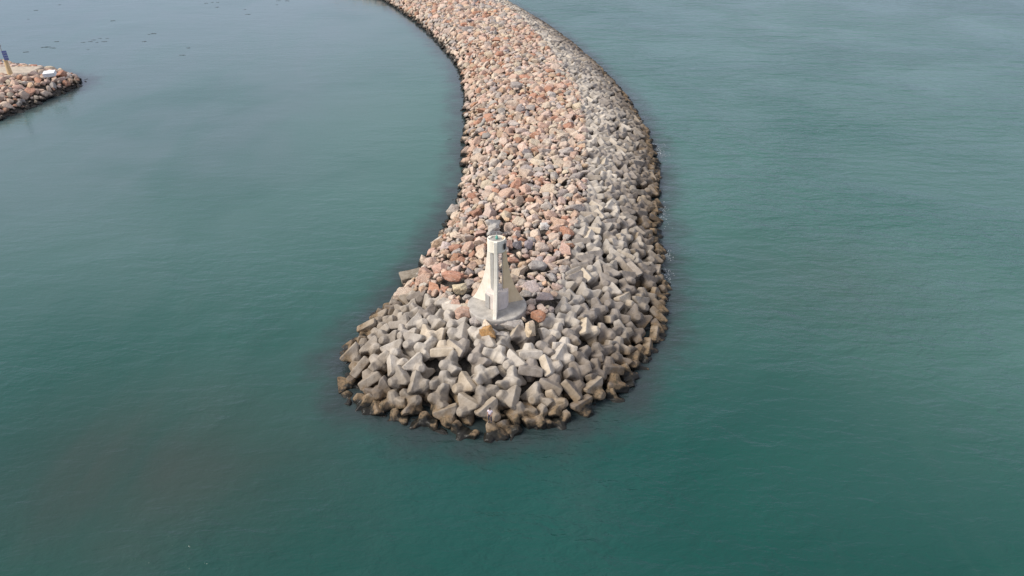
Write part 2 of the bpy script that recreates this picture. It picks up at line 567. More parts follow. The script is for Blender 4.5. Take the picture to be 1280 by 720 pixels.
BLOCKS = """-1.98,53.93,-0.43,33,4,-60,72
-0.16,54.46,-0.34,84,21,36,31
-4.79,54.15,-0.50,52,-34,66,39
-2.09,55.85,0.83,-35,8,-55,74
0.88,56.27,0.66,-51,15,-1,-84
2.54,55.78,0.10,-72,-35,-51,27
-4.60,56.44,0.99,-53,77,-29,14
-6.34,55.78,0.28,79,57,-8,14
-0.58,57.50,1.48,-12,-76,-55,-30
4.67,55.70,-0.49,54,-36,-65,-36
-2.83,57.75,1.67,-86,-3,30,39
-8.70,55.81,-0.26,12,72,66,-1
2.57,57.81,1.21,-33,84,21,35
4.51,57.51,0.67,-85,-19,-45,-16
-7.38,57.80,1.14,-9,44,20,-86
-5.04,58.66,1.85,-47,72,-46,14
-0.08,59.36,2.08,-43,20,84,24
-3.00,60.08,2.42,82,-6,-31,-45
7.26,57.58,-0.15,27,-19,60,-72
-10.17,57.82,0.64,-19,92,13,-27
-11.69,56.56,-0.51,-72,13,2,-67
4.14,59.53,1.67,-18,15,94,-22
-6.98,59.65,1.91,13,65,-71,18
-9.33,59.35,1.59,38,-65,-64,10
6.51,59.40,1.06,-87,21,-32,29
-12.12,58.28,0.46,-69,19,-2,-68
1.96,61.10,2.43,-6,3,96,-25
-0.07,61.42,2.65,41,-80,40,-7
4.21,61.41,2.22,-74,25,-34,51
-14.32,57.54,-0.57,29,50,70,40
-6.53,61.50,2.48,-42,4,-88,-14
8.68,59.71,0.48,72,57,18,33
6.74,61.18,1.88,74,-28,-36,-47
-3.53,62.22,2.85,88,14,-41,11
-11.83,60.21,1.49,-47,16,49,-70
-1.53,62.77,2.94,-46,31,11,81
-13.80,59.50,0.70,50,-71,43,21
-9.92,61.50,2.20,39,-3,43,-80
10.73,59.24,-0.69,54,17,-79,-20
1.83,63.17,2.88,8,0,-28,-95
-15.43,58.98,-0.26,-39,20,-87,17
5.55,62.89,2.35,44,-72,-49,19
8.85,61.70,1.21,17,-80,10,55
-11.88,61.96,2.05,-13,-75,59,24
-5.47,63.96,3.03,16,-36,-87,26
-3.04,64.25,3.17,74,35,-17,-54
-7.40,63.70,2.89,4,0,95,-28
10.77,61.30,0.31,-14,-17,95,-17
3.59,64.12,2.82,4,-33,-6,93
7.40,63.29,2.05,-10,94,-3,28
-14.97,61.30,0.95,-26,10,-92,26
-9.44,63.96,2.75,-13,41,4,-89
-1.14,64.98,3.19,-4,-90,-18,38
5.64,64.64,2.64,67,-16,29,65
-17.23,59.79,-0.87,23,19,94,-12
10.38,63.19,1.08,20,-11,-21,-94
1.14,65.79,3.21,20,53,-74,-33
-12.64,64.06,2.27,-37,89,21,6
-3.92,65.96,3.28,-21,46,-80,29
-14.38,63.30,1.57,39,-48,2,77
-10.92,64.98,2.74,87,39,-17,-19
-6.05,66.00,3.25,-61,-28,23,69
9.55,64.92,1.73,29,-19,8,92
4.51,66.41,3.01,44,40,-20,77
-17.38,61.76,-0.28,78,-1,6,-60
-8.80,66.06,3.06,51,36,22,-73
12.65,62.94,-0.28,12,-75,-24,59
6.54,66.47,2.71,94,0,-29,-9
-16.59,63.44,0.58,79,-36,-38,28
11.56,64.92,0.89,-29,89,24,21
-6.50,67.93,3.25,18,-76,-50,-34
-11.76,66.86,2.55,-78,-11,42,-42
-15.13,65.64,1.53,84,26,-2,45
4.40,68.61,3.13,62,-26,26,68
8.73,67.82,2.42,-28,-59,64,38
13.64,65.10,-0.19,18,16,31,-91
11.74,66.76,1.24,-34,-68,63,-7
-13.88,66.88,1.97,-44,51,-72,-11
-17.31,65.42,0.72,51,-75,-37,-12
-8.57,68.91,3.02,89,-1,-44,5
-10.41,68.50,2.77,52,-14,23,-80
6.54,69.33,2.96,36,51,-75,14
10.99,68.26,1.81,20,-61,60,45
14.04,66.89,0.12,-66,-2,-42,-61
-7.02,70.18,3.17,-11,-13,-91,-34
-16.73,67.09,0.74,-35,14,-28,-87
-12.43,69.51,2.21,89,-37,-9,-21
8.66,70.46,2.69,46,-6,-87,-7
12.76,69.10,1.33,-53,-17,82,7
-9.89,70.60,2.72,2,-47,4,87
-15.21,68.69,1.28,53,40,72,-14
6.48,71.41,3.09,85,18,-33,34
15.64,67.97,-0.50,32,52,-56,-55
-7.49,72.11,3.04,86,29,11,37
14.28,69.65,0.80,31,-53,7,-78
-18.72,67.78,-0.64,31,-88,-9,-32
-11.28,71.54,2.32,95,3,24,-12
10.10,71.96,2.57,86,8,47,-9
12.12,71.29,1.98,-16,-52,-79,24
-14.76,70.55,1.19,-7,65,61,42
7.41,73.13,3.09,-6,43,-2,89
-17.49,69.32,-0.11,61,-13,76,-10
-13.46,71.68,1.59,-50,20,39,73
-9.34,73.25,2.68,-40,49,-75,-12
5.87,74.06,3.28,5,-11,-92,35
16.85,70.38,-0.48,50,-34,54,-57
-16.53,71.24,0.40,-76,58,20,17
11.69,73.56,2.38,27,-32,86,24
-12.52,73.21,1.76,33,-71,59,13
14.99,72.70,1.14,36,21,34,-83
9.16,74.91,2.99,-29,42,-81,-24
-11.11,74.68,2.15,23,6,29,-92
13.65,74.37,1.94,-79,-43,-26,-33
-15.75,73.05,0.27,24,-8,92,27
17.51,72.24,-0.36,-27,-45,-32,-77
6.39,76.52,3.28,-10,88,24,37
11.86,75.76,2.57,55,-15,-20,78
-14.14,74.74,0.80,-21,-93,-17,17
8.13,77.36,3.22,-85,-35,-18,-33
15.64,74.94,1.21,-27,-11,85,42
17.70,74.63,-0.00,83,-36,38,-15
11.54,77.58,2.71,-35,90,-22,-7
-12.28,76.71,1.48,35,14,-19,90
-16.29,74.82,-0.43,51,-59,-13,60
9.81,78.49,3.03,50,26,33,74
14.20,77.38,1.95,-3,-52,4,-84
7.13,79.35,3.28,33,87,32,12
-14.90,76.64,-0.01,36,-61,48,-50
16.23,77.49,1.13,-13,-43,-85,25
18.15,76.71,-0.03,-36,8,85,-34
12.07,79.62,2.67,29,0,-34,89
10.12,80.24,3.13,4,-65,-69,-26
8.11,80.93,3.28,-35,-90,-23,-4
14.73,79.78,1.95,-40,87,9,-21
9.59,81.99,3.15,13,-9,38,-90
12.24,81.70,2.68,56,39,-18,69
18.78,79.10,-0.21,-57,-9,-55,59
17.55,80.81,0.80,-41,85,4,-29
15.87,81.82,1.84,70,-49,38,-33
10.91,83.31,3.00,-19,16,-37,88
8.30,83.95,3.25,-14,-36,-6,91
14.78,83.51,2.18,-24,-84,28,37
19.48,81.22,-0.44,-11,52,81,20
13.25,84.33,2.58,4,38,86,30
7.96,85.92,3.26,18,80,-44,33
17.59,83.17,0.94,-23,2,88,39
10.86,86.11,3.05,31,0,94,1
19.36,83.16,-0.20,4,53,72,-42
16.72,85.11,1.46,-27,-19,-20,91
15.04,85.92,2.15,-90,35,-21,7
13.33,86.77,2.61,-25,44,-81,-26
9.07,87.72,3.28,3,-13,92,-35
18.60,85.12,0.53,1,-60,78,-11
11.10,88.71,3.09,26,54,-72,-33
9.18,89.85,3.28,72,-26,-21,59
14.64,88.66,2.36,-12,77,-41,-46
17.06,87.94,1.50,-5,81,-15,-55
18.94,87.37,0.54,-34,-14,30,-87
13.52,90.19,2.67,6,-28,2,95
11.59,91.46,3.12,91,-33,2,-22
9.63,92.09,3.26,30,-72,-56,24
15.78,91.11,2.09,-7,81,-24,-50
18.03,90.31,1.16,-35,-17,-26,87
20.60,89.11,-0.51,67,-48,-3,-55
12.66,93.30,2.88,20,-85,-37,-28
10.12,94.05,3.20,-26,34,-11,-89
18.61,92.09,0.96,-59,-12,-47,63
20.58,91.01,-0.32,18,-35,-87,-27
14.38,93.73,2.57,38,-85,-25,22
17.41,93.38,1.60,-50,4,21,-83
16.11,94.67,2.32,-69,43,40,40
10.92,96.08,3.19,-4,3,36,92
13.26,95.96,2.86,-51,-29,-33,-73
20.40,93.74,-0.05,-52,54,2,65
18.74,94.77,1.04,-2,-47,85,-19
15.30,97.04,2.37,-18,-25,-11,93
16.96,96.58,1.88,18,-2,-90,-37
11.05,98.12,3.15,76,-22,-29,-52
13.01,99.04,2.95,-37,-22,-35,-82
21.25,96.47,-0.44,-41,-19,76,44
16.94,98.60,2.00,-37,90,-11,-13
14.95,99.27,2.59,-49,23,-38,74
19.75,97.62,0.68,17,-26,-88,-33
12.15,100.84,3.09,71,-20,34,57
19.49,99.60,0.98,-42,82,19,-32
15.52,101.15,2.48,91,-13,-25,-27
17.66,100.97,1.85,-29,-79,50,-17
12.49,102.68,3.08,26,57,72,-27
22.00,99.76,-0.67,-53,1,-43,-72
14.98,103.31,2.69,-22,27,-10,-92
19.21,102.14,1.28,96,10,-18,11
17.28,103.20,2.10,20,44,83,-24
21.54,101.71,-0.02,90,-29,25,13
12.29,104.80,3.14,-31,-45,-81,19
15.89,105.05,2.58,-30,-54,68,36
20.66,103.68,0.67,-46,68,54,13
13.82,106.11,2.98,-10,-32,-6,93
18.21,105.45,1.91,-40,66,59,17
11.94,106.97,3.19,32,45,80,-18
22.56,104.50,-0.46,-51,-49,-42,-56
20.52,105.67,0.98,7,-22,-31,-91
17.35,107.07,2.26,58,-39,-14,-68
15.51,108.06,2.74,-79,24,24,49
19.28,107.82,1.70,29,91,23,-9
12.74,109.59,3.22,-6,1,35,92
22.68,106.71,-0.26,-18,80,-55,-9
15.55,109.82,2.81,56,-37,-16,-71
21.17,108.23,0.83,9,-14,1,98
17.67,109.60,2.31,1,95,-7,25
19.15,110.54,1.91,-52,4,84,5
15.73,111.50,2.83,69,-17,35,59
13.38,112.09,3.22,27,84,42,18
22.19,110.10,0.51,-52,-5,22,-81
17.32,113.01,2.59,4,-86,3,48
12.49,113.97,3.25,-25,-68,-61,29
15.06,113.56,3.01,-21,30,-9,-91
19.21,112.54,2.06,21,-76,60,-10
23.55,111.56,-0.19,-38,-73,32,45
21.45,112.98,1.20,-54,-31,77,0
19.29,114.54,2.14,-36,-24,-25,86
13.52,115.96,3.27,72,-25,-21,59
16.14,115.57,2.94,-69,-34,-27,-56
23.50,113.62,0.12,-2,72,37,-57
22.26,115.09,1.00,-31,-80,48,-11
20.60,115.99,1.78,21,53,-6,81
16.03,117.81,2.97,94,0,-30,-2
18.21,117.37,2.55,29,-77,-50,-23
14.05,118.97,3.23,2,-93,-4,-35
24.08,116.19,0.03,45,-45,-64,41
21.33,118.02,1.90,6,-24,63,-72
17.97,119.12,2.67,67,19,-17,-68
22.84,117.66,0.86,-24,14,-13,-94
12.68,120.30,3.32,-14,-29,-87,-33
15.91,120.04,3.02,24,55,74,-27
20.03,119.47,2.11,-11,23,-4,-96
25.24,117.75,-0.75,62,-51,-1,-58
22.05,119.62,1.38,4,27,34,89
14.77,121.65,3.20,18,-33,7,92
17.51,121.37,2.77,20,62,67,-32
19.66,121.45,2.32,-72,35,-33,49
12.99,122.75,3.32,28,70,60,23
24.62,119.84,-0.06,-63,-2,6,76
21.67,121.69,1.61,-24,52,2,81
16.60,123.04,3.00,28,87,37,10
23.59,121.55,0.68,-62,7,-46,-62
19.30,123.85,2.51,36,88,-18,-21
14.05,125.37,3.29,-74,-20,-34,52
16.65,125.17,3.04,-31,-69,57,29
22.40,123.74,1.45,-50,0,20,83
25.48,122.66,-0.50,4,-68,35,63
24.26,123.97,0.51,-17,-24,91,-27
18.80,126.18,2.67,-74,34,-29,48
21.25,125.83,1.95,48,47,-12,72
16.17,127.45,3.13,14,-1,-35,-92
14.17,128.12,3.28,15,-84,-36,-34
23.76,125.93,0.87,53,-10,38,74
25.88,125.36,-0.50,32,88,9,-31
20.48,127.51,2.28,-36,-90,9,18
17.97,128.21,2.84,-48,40,14,76
15.85,129.73,3.21,28,88,32,12
13.39,130.05,3.33,22,-8,-36,89
21.77,129.04,1.87,41,21,27,-84
18.68,130.03,2.74,13,-78,41,43
25.26,127.99,0.13,34,-88,19,23
23.92,128.82,0.91,3,98,-7,14
17.09,131.39,3.05,-77,-34,-25,-46
14.80,131.76,3.31,15,9,37,90
20.03,131.49,2.48,-8,49,-82,25
22.54,131.18,1.68,-20,4,89,37
24.21,131.03,0.90,-20,-13,91,-32
16.21,133.16,3.18,31,75,-50,-26
13.91,133.66,3.30,-57,-31,24,-70
25.94,130.68,-0.26,-7,-37,-87,28
18.36,133.20,2.88,28,57,-68,-35
20.92,133.01,2.24,16,-91,-27,-24
13.80,135.65,3.34,-6,9,-92,36
17.70,135.16,3.01,50,-13,-27,80
23.66,134.06,1.30,12,-27,-89,-32
25.92,133.23,-0.05,-86,18,-11,-44
21.24,135.26,2.22,41,-2,-27,86
15.98,136.36,3.21,14,-80,41,39
19.28,136.71,2.70,-93,9,28,19
23.37,136.11,1.45,-54,3,20,-81
17.30,137.88,3.05,9,84,30,-42
26.03,135.63,-0.08,54,-55,-62,-5
21.47,137.37,2.13,-95,-7,23,-12
14.49,138.69,3.30,88,-9,38,25
25.34,137.31,0.43,3,29,38,87
23.35,138.07,1.43,-15,-52,-75,36
18.91,139.80,2.81,0,17,92,33
15.46,140.41,3.29,23,48,-77,-32
20.96,139.88,2.33,-39,0,29,86
17.35,140.92,3.05,-6,-32,-4,94
24.25,140.10,1.02,80,-1,58,9
22.63,140.88,1.75,-21,-11,-96,6
14.36,142.57,3.33,-83,-32,-17,-41
20.41,141.90,2.45,-44,45,75,13
18.88,142.45,2.76,-18,-87,36,-26
25.90,140.62,0.08,57,-2,-12,-80
16.18,143.54,3.18,90,11,-32,25
21.51,143.76,2.17,91,35,14,-10
24.47,143.11,0.92,36,-77,-49,-13
17.67,144.79,2.99,6,-87,19,44
19.64,144.62,2.62,-47,-23,84,-8
14.62,145.53,3.27,-5,91,14,37
26.65,142.83,-0.44,-40,11,81,-40
23.17,144.80,1.52,-13,60,-67,-40
16.85,147.05,3.09,61,33,-21,67
20.38,146.41,2.46,-34,68,55,-33
14.64,147.59,3.28,29,-74,-54,22
25.47,145.36,0.33,-42,39,69,-42
18.74,147.84,3.00,1,17,84,49
23.87,146.82,1.15,87,25,-15,37
21.98,147.72,1.92,-23,-51,3,-81
20.20,149.06,2.48,-22,19,87,-38
14.68,149.96,3.29,-57,24,-29,72
25.05,147.79,0.49,12,-13,97,8
16.72,150.08,3.13,24,-47,-77,34
23.34,149.25,1.40,14,19,-90,34
18.79,150.69,2.78,-52,13,25,-80
21.26,150.73,2.10,-42,47,10,76
25.69,149.53,0.02,46,-57,-5,-66
14.72,152.25,3.29,19,-51,78,-29
23.76,151.18,1.11,55,36,-74,6
19.89,152.85,2.47,13,74,47,-43
17.88,153.49,2.89,45,20,-86,6
22.12,152.71,1.89,-6,-40,18,-89
25.77,152.71,-0.09,-3,34,-37,85
14.83,155.23,3.25,-32,-34,-13,86
23.91,153.64,1.01,-15,20,91,30
20.00,155.06,2.41,85,-3,49,11
16.54,155.77,3.07,-1,-32,0,94
21.75,154.96,1.91,13,13,-91,35
18.30,155.85,2.82,-16,-19,-36,-89
15.45,157.77,3.22,-69,-23,22,63
22.92,156.52,1.38,-41,-16,-26,85
18.36,157.87,2.79,33,90,24,0
25.72,156.17,-0.23,-58,54,6,59
20.56,157.78,2.26,-15,3,91,36
14.71,160.01,3.23,62,-30,-24,-66
23.15,158.58,1.26,-90,-31,-16,21
16.66,160.46,3.05,9,-8,36,-92
18.40,160.53,2.83,75,41,29,41
25.05,158.94,0.18,16,-83,51,6
20.54,160.26,2.19,-24,-27,-91,17
13.81,161.79,3.28,79,-30,-19,47
22.55,160.28,1.45,-16,-49,-77,34
17.50,162.62,2.88,-43,35,82,10
15.22,163.16,3.21,-76,27,18,-54
19.76,162.55,2.38,-13,26,-7,-95
24.08,161.57,0.67,-18,93,27,13
22.02,162.29,1.64,29,52,-4,79
13.54,164.85,3.29,-76,-29,-21,-53
25.80,162.38,-0.51,-59,-47,64,-4
16.46,164.66,3.02,-79,14,-41,-41
21.21,164.07,1.94,91,35,18,2
19.49,165.22,2.40,57,19,32,-72
23.04,164.78,1.15,1,-47,-85,-19
13.82,166.78,3.22,31,-58,-71,-23
25.66,164.58,-0.49,66,-47,43,-37
16.53,167.22,2.98,31,-89,28,-5
20.94,166.67,1.94,36,-86,-20,26
18.33,167.48,2.60,-9,47,4,86
24.43,166.23,0.27,-19,43,-34,80
13.34,168.47,3.29,-37,-90,19,7
19.97,168.60,2.17,92,34,14,-3
22.68,168.18,1.11,-56,42,-38,59
17.56,169.36,2.71,21,62,66,-35
13.68,170.82,3.25,15,34,86,32
24.49,169.03,-0.08,-9,1,-99,4
15.74,171.02,2.99,7,93,-10,31
19.20,170.93,2.27,42,22,22,-84
22.26,170.43,1.18,34,-90,0,24
17.36,171.64,2.70,5,-84,22,47
13.95,172.78,3.22,12,24,-88,-36
24.07,171.12,0.03,92,-23,-11,-24
20.99,172.06,1.65,35,25,-82,-35
19.31,173.32,2.17,-49,-7,25,82
14.95,174.28,3.07,16,27,-87,-36
17.33,174.06,2.67,-26,-44,77,36
22.77,173.25,0.72,-89,-25,-12,34
24.77,172.91,-0.66,93,18,-4,28
13.47,175.94,3.22,38,12,-32,-85
18.89,175.40,2.28,15,76,-45,-41
16.75,176.09,2.69,-4,-47,-1,-87
20.69,175.55,1.59,-30,-9,88,33
24.09,174.93,-0.34,-80,-36,5,-46
22.36,175.50,0.73,-97,-5,13,-12
15.23,177.00,2.96,9,-31,5,93
12.19,177.67,3.23,83,14,36,-38
18.29,177.12,2.32,-35,89,14,-21
14.50,178.89,3.01,-78,-13,-39,44
20.19,178.27,1.58,52,14,32,-77
23.28,177.47,0.02,-54,-3,11,-82
12.17,179.59,3.25,30,74,-54,-22
16.53,179.11,2.62,-80,-9,-43,39
18.43,179.38,2.18,36,-88,-16,24
15.69,180.55,3.03,55,-79,-13,18
22.86,179.15,0.09,-12,-34,-86,33
13.31,181.12,3.12,16,-86,-35,-30
19.82,180.68,1.59,90,26,7,-32
18.16,181.73,2.15,-10,13,37,90
22.75,180.85,-0.03,51,-56,-63,-2
15.32,182.50,2.77,-47,41,16,75
11.49,182.97,3.22,-68,-24,-30,61
21.09,182.37,0.83,33,-57,-8,-74
13.36,183.72,3.10,36,90,17,0
17.15,183.38,2.56,-48,-35,-47,63
19.59,183.52,1.46,19,37,86,-27
11.19,184.71,3.27,-23,-9,-36,-89
15.71,184.67,2.66,-27,-32,83,35
23.19,183.29,-0.67,-11,-98,6,-6
21.22,184.70,0.54,70,-8,58,38
18.97,185.28,1.60,60,-15,43,64
14.83,186.29,2.76,-29,53,71,-32
17.15,186.25,2.22,-14,7,37,91
11.84,187.04,3.20,41,-20,34,-81
22.82,185.23,-0.53,61,-38,47,-48
13.70,187.87,2.90,30,28,14,-89
20.56,186.91,0.74,-43,-36,-45,-68
10.23,188.59,3.28,31,-89,27,-15
16.18,188.26,2.36,-84,7,-48,-21
19.11,188.24,1.37,78,-42,31,-30
22.53,187.42,-0.67,-80,42,9,40
12.36,189.34,3.06,35,-59,-69,-20
14.83,190.03,2.65,22,18,-88,-35
17.14,189.85,2.00,-95,-6,22,-15
10.16,190.81,3.25,83,29,-17,-43
21.49,189.22,-0.07,-24,90,-27,-19
19.45,190.27,1.01,80,-36,-16,-44
13.29,191.64,2.91,36,90,20,0
16.50,191.81,2.10,-89,21,23,32
11.30,192.82,3.29,30,91,7,-24
21.08,191.17,-0.00,-38,78,24,-42
18.56,191.94,1.35,-11,-16,31,-92
9.24,193.26,3.28,-77,29,21,-51
12.67,193.44,3.23,59,-67,-27,33
15.76,193.39,2.25,-70,36,20,56
20.22,193.22,0.30,-13,-26,-91,25
11.01,194.71,3.13,-69,-20,-33,59
18.02,193.89,1.44,84,36,31,23
13.55,195.28,2.69,-29,-22,-91,13
9.57,195.80,3.25,11,39,84,32
15.51,195.63,2.25,-21,-78,53,-22
17.32,195.95,1.61,-85,35,-2,-37
20.93,195.50,-0.44,-16,35,90,18
9.06,197.59,3.24,-82,-30,16,43
11.88,197.81,2.92,15,-88,-33,-28
14.73,197.55,2.33,1,40,-85,31
18.88,197.15,0.69,-65,8,8,-74
16.43,198.13,1.70,8,79,26,-53
10.41,199.45,3.10,47,23,35,76
15.06,199.59,2.16,85,-12,45,-19
20.23,198.73,-0.41,-40,36,67,-49
13.42,200.25,2.54,0,32,-88,33
17.81,199.74,0.96,-41,-53,2,-73
9.48,201.61,3.17,-72,-30,-27,-54
11.95,201.83,2.80,-26,23,-34,86
15.67,201.89,1.76,6,-58,77,-21
19.19,201.56,-0.09,-2,63,6,76
14.01,203.12,2.23,-39,3,26,-87
17.10,202.76,1.02,76,-8,57,26
9.44,203.81,3.12,-81,-27,14,48
11.62,203.80,2.78,21,0,-32,91
8.15,205.12,3.19,-30,63,66,24
15.60,204.65,1.53,-35,20,-27,-86
13.36,205.18,2.26,87,18,-22,38
18.31,204.65,0.14,37,-79,-24,40
10.95,205.87,2.82,78,23,-15,-54
8.96,206.88,3.08,35,30,15,-86
15.39,206.34,1.48,-73,-5,-48,47
12.70,207.38,2.36,89,27,0,-33
17.92,206.57,0.13,38,-54,-56,47
14.55,207.92,1.73,-4,59,-76,23
11.17,208.57,2.65,-70,34,-29,54
6.85,208.98,3.23,-30,77,50,-22
8.92,209.14,3.05,19,-15,35,-90
16.81,208.12,0.62,-86,-17,-6,46
12.92,209.63,2.18,-82,-37,-27,-31
15.57,209.50,1.14,-16,-72,-66,-5
10.56,210.49,2.68,90,13,-26,31
7.09,211.18,3.17,83,-13,38,35
17.99,209.73,-0.35,-46,-19,79,34
8.90,211.98,3.01,-12,-3,35,92
11.49,211.81,2.43,82,24,-22,46
13.58,211.66,1.78,16,20,6,-95
16.68,211.14,0.32,3,-64,58,49
6.86,213.44,3.15,34,-53,-74,-19
14.70,212.86,1.27,-19,21,37,88
11.52,214.00,2.27,29,-75,-55,-18
16.80,213.20,-0.02,-76,-37,5,-51
9.58,214.57,2.70,-9,80,-38,-43
7.39,215.30,3.07,32,-76,-49,25
13.30,214.88,1.61,-70,-35,13,-59
15.32,215.02,0.63,-8,60,8,78
11.30,216.41,2.16,4,50,4,85
6.26,216.91,3.15,-33,-77,47,22
14.03,216.70,1.06,-57,11,80,-5
16.84,216.23,-0.55,-59,52,-39,47
9.36,217.45,2.59,11,81,31,-46
12.62,217.76,1.58,-20,16,-96,-4
15.90,217.83,-0.17,5,-79,59,-3
5.79,219.35,3.13,-47,-14,30,81
8.06,219.50,2.76,3,-86,19,46
10.73,219.48,2.13,84,19,-10,-48
12.81,219.79,1.25,-10,94,24,16
15.24,219.89,-0.07,81,-23,10,51
4.64,221.64,3.16,44,-24,30,-80
9.44,221.37,2.32,-50,-10,85,-6
6.65,221.67,3.20,-43,-46,60,48
11.63,221.37,1.70,14,33,92,-1
13.80,221.53,0.51,92,15,-9,31
7.61,223.27,2.64,12,-90,-29,-27
10.66,223.23,1.81,-36,83,28,-30
5.65,223.88,3.01,-3,-25,89,-35
12.68,223.57,0.84,-1,-74,37,54
14.83,223.38,-0.44,-7,-63,74,-16
9.14,224.32,2.16,-49,12,85,-2
7.44,225.21,2.56,-58,41,19,67
11.79,224.95,1.11,-6,66,-60,-43
3.94,225.81,3.13,-7,-29,-88,-33
14.18,225.31,-0.26,11,-56,-20,-79
10.52,226.48,1.50,-92,-13,17,-29
6.39,227.20,2.71,-20,76,-58,16
8.79,227.12,2.06,19,50,0,83
3.88,227.77,3.07,-24,71,-62,19
12.30,227.34,0.54,12,-85,50,-1
10.55,228.39,1.25,15,61,60,-48
5.10,229.04,2.84,82,-12,44,31
8.05,229.07,2.13,-84,3,-52,2
13.75,228.38,-0.62,17,42,-83,28
6.54,230.38,2.44,53,40,-12,72
11.74,229.80,0.46,-61,-11,77,-8
9.29,230.34,1.58,-19,9,-97,1
5.28,231.69,2.69,-39,-61,64,-22
2.67,231.94,3.10,28,59,-69,-28
10.44,231.48,0.93,6,80,-1,-58
8.51,232.24,1.74,-82,42,-27,24
12.42,231.68,-0.26,-34,21,34,84
6.69,232.85,2.23,-18,53,-77,-28
4.23,233.67,2.83,29,-46,-76,34
11.08,233.47,0.26,-29,60,9,73
2.79,234.65,2.97,24,80,-45,29
6.51,234.50,2.20,-66,-13,20,70
9.64,234.97,0.91,-72,-34,-43,-40
5.05,235.83,2.47,23,55,71,-35
7.85,235.88,1.61,56,3,-24,-78
2.36,237.09,2.94,35,29,14,-87
10.90,236.48,-0.07,-16,24,40,86
5.59,238.10,2.20,86,34,27,23
8.38,238.17,1.13,87,-35,12,28
2.77,238.87,2.79,10,84,23,-46
11.02,238.35,-0.59,65,-9,63,40
6.58,239.65,1.70,89,34,22,13
4.39,240.10,2.33,-74,-10,-42,49
9.96,240.19,-0.15,10,-27,-43,-84
8.14,240.57,0.85,-19,-77,-59,0
0.82,241.65,2.97,36,-54,-73,-18
2.80,241.60,2.59,-3,95,11,26
6.71,241.92,1.35,13,19,-88,39
4.14,242.42,2.22,-19,11,38,89
8.75,242.38,0.20,40,22,-81,-35
5.51,243.61,1.62,11,22,-89,37
3.01,244.28,2.35,-80,29,24,44
7.84,244.03,0.37,39,-70,-58,-5
0.94,245.23,2.81,39,91,1,-9
6.40,245.41,0.96,-34,57,57,-46
4.43,245.86,1.73,-45,-60,63,-17
8.54,245.43,-0.36,-49,-73,44,-13
-0.64,247.43,2.91,88,-6,44,9
1.40,247.64,2.53,29,0,-28,90
8.06,247.31,-0.44,28,60,8,73
3.94,247.97,1.71,32,-62,-57,41
5.85,247.87,0.83,7,80,-5,-58
-0.65,249.64,2.83,39,82,-34,-20
7.12,248.97,-0.09,5,-33,31,-88
2.13,249.60,2.15,-23,20,85,-42
4.61,249.68,1.19,-59,44,-33,58
-2.14,250.59,2.98,76,-27,-29,-50
0.84,251.23,2.37,88,24,-6,-39
3.37,252.04,1.38,-87,-20,14,-41
-1.07,252.49,2.69,79,-28,-26,-45
5.62,251.99,0.23,44,-15,44,75
-3.02,253.80,3.04,2,-85,-43,-25
1.67,253.74,1.88,75,34,35,42
4.78,253.59,0.43,26,92,-22,15
-0.34,254.72,2.35,49,3,-86,6
-4.89,255.03,3.16,-86,33,-20,30
-2.37,255.67,2.77,-20,-68,-67,-18
2.42,255.68,1.34,-30,92,-4,-20
4.75,255.70,0.03,40,-69,-58,-2
0.61,256.71,1.88,9,81,22,-52
-1.85,257.28,2.52,-64,20,-39,-61
-4.07,257.60,2.97,-27,-77,-54,-14
-6.67,258.03,3.20,-51,-19,-32,-76
4.54,257.61,-0.19,-20,-76,-60,8
2.21,258.13,1.07,-3,67,-71,19
-0.37,258.79,1.98,29,83,-39,24
-2.21,259.37,2.47,4,13,41,89
-5.77,259.80,3.08,-26,-54,73,30
1.12,259.96,1.25,-97,3,18,-8
-7.73,260.36,3.20,-12,36,-4,-91
2.72,260.11,0.42,97,3,-11,18
-3.04,261.23,2.47,89,-19,-27,-28
-0.66,261.26,1.82,-86,34,-5,-34
-4.91,261.58,2.85,-38,-85,27,21
3.67,261.94,-0.63,52,70,-29,-38
1.69,262.44,0.56,-32,22,78,-48
-1.78,263.09,1.97,-89,40,-14,-11
-9.63,263.31,3.28,-1,-9,92,36
-7.67,263.46,3.15,-30,74,51,-28
-5.29,263.65,2.75,30,19,92,-13
0.39,263.98,0.92,57,-6,-80,8
2.46,264.12,-0.35,-61,55,13,53
-6.47,265.14,2.91,89,-36,-3,25
-2.95,265.18,2.11,20,-25,33,-88
-10.72,265.48,3.27,29,-61,67,26
-8.63,265.65,3.15,-43,2,89,-2
-1.00,265.77,1.39,9,-44,13,-87
-4.74,266.31,2.43,-29,-45,3,-83
1.17,266.28,0.03,-58,7,21,77
-6.74,267.34,2.80,-57,15,23,-76
-10.72,267.35,3.29,38,15,35,83
-0.07,267.78,0.46,51,-2,-10,85
-4.92,268.36,2.46,-42,-46,67,37
-8.51,268.44,3.01,60,-25,32,67
-1.85,268.29,1.25,-55,16,81,-5
-11.25,269.08,3.30,-17,40,82,-35
-3.82,269.87,1.81,-27,-89,29,-19
-6.75,270.14,2.61,-23,39,79,-40
-9.43,270.23,3.06,0,23,-89,36
-12.39,270.59,3.33,-24,7,34,-89
0.06,270.38,-0.22,-13,90,-38,-8
-2.07,270.79,0.95,6,-76,62,-12
-5.24,271.50,2.05,-91,-11,21,-29
-8.00,271.57,2.73,83,6,45,-30
-10.87,271.86,3.14,-40,-38,81,-15
-14.00,271.84,3.37,-91,34,-8,19
-0.87,272.11,0.09,-16,-21,30,-91
-3.83,272.41,1.48,44,85,-9,-22
-9.43,272.94,2.93,31,83,44,10
-6.94,273.64,2.37,-92,-33,-15,-6
-12.98,273.65,3.29,13,84,32,-39
-2.36,273.59,0.55,48,36,46,64
-0.61,274.01,-0.68,-45,-82,-10,31
-11.73,274.80,3.14,-43,-21,86,-9
-15.97,274.66,3.39,-35,-92,-10,-4
-8.99,274.87,2.70,-73,-29,20,-57
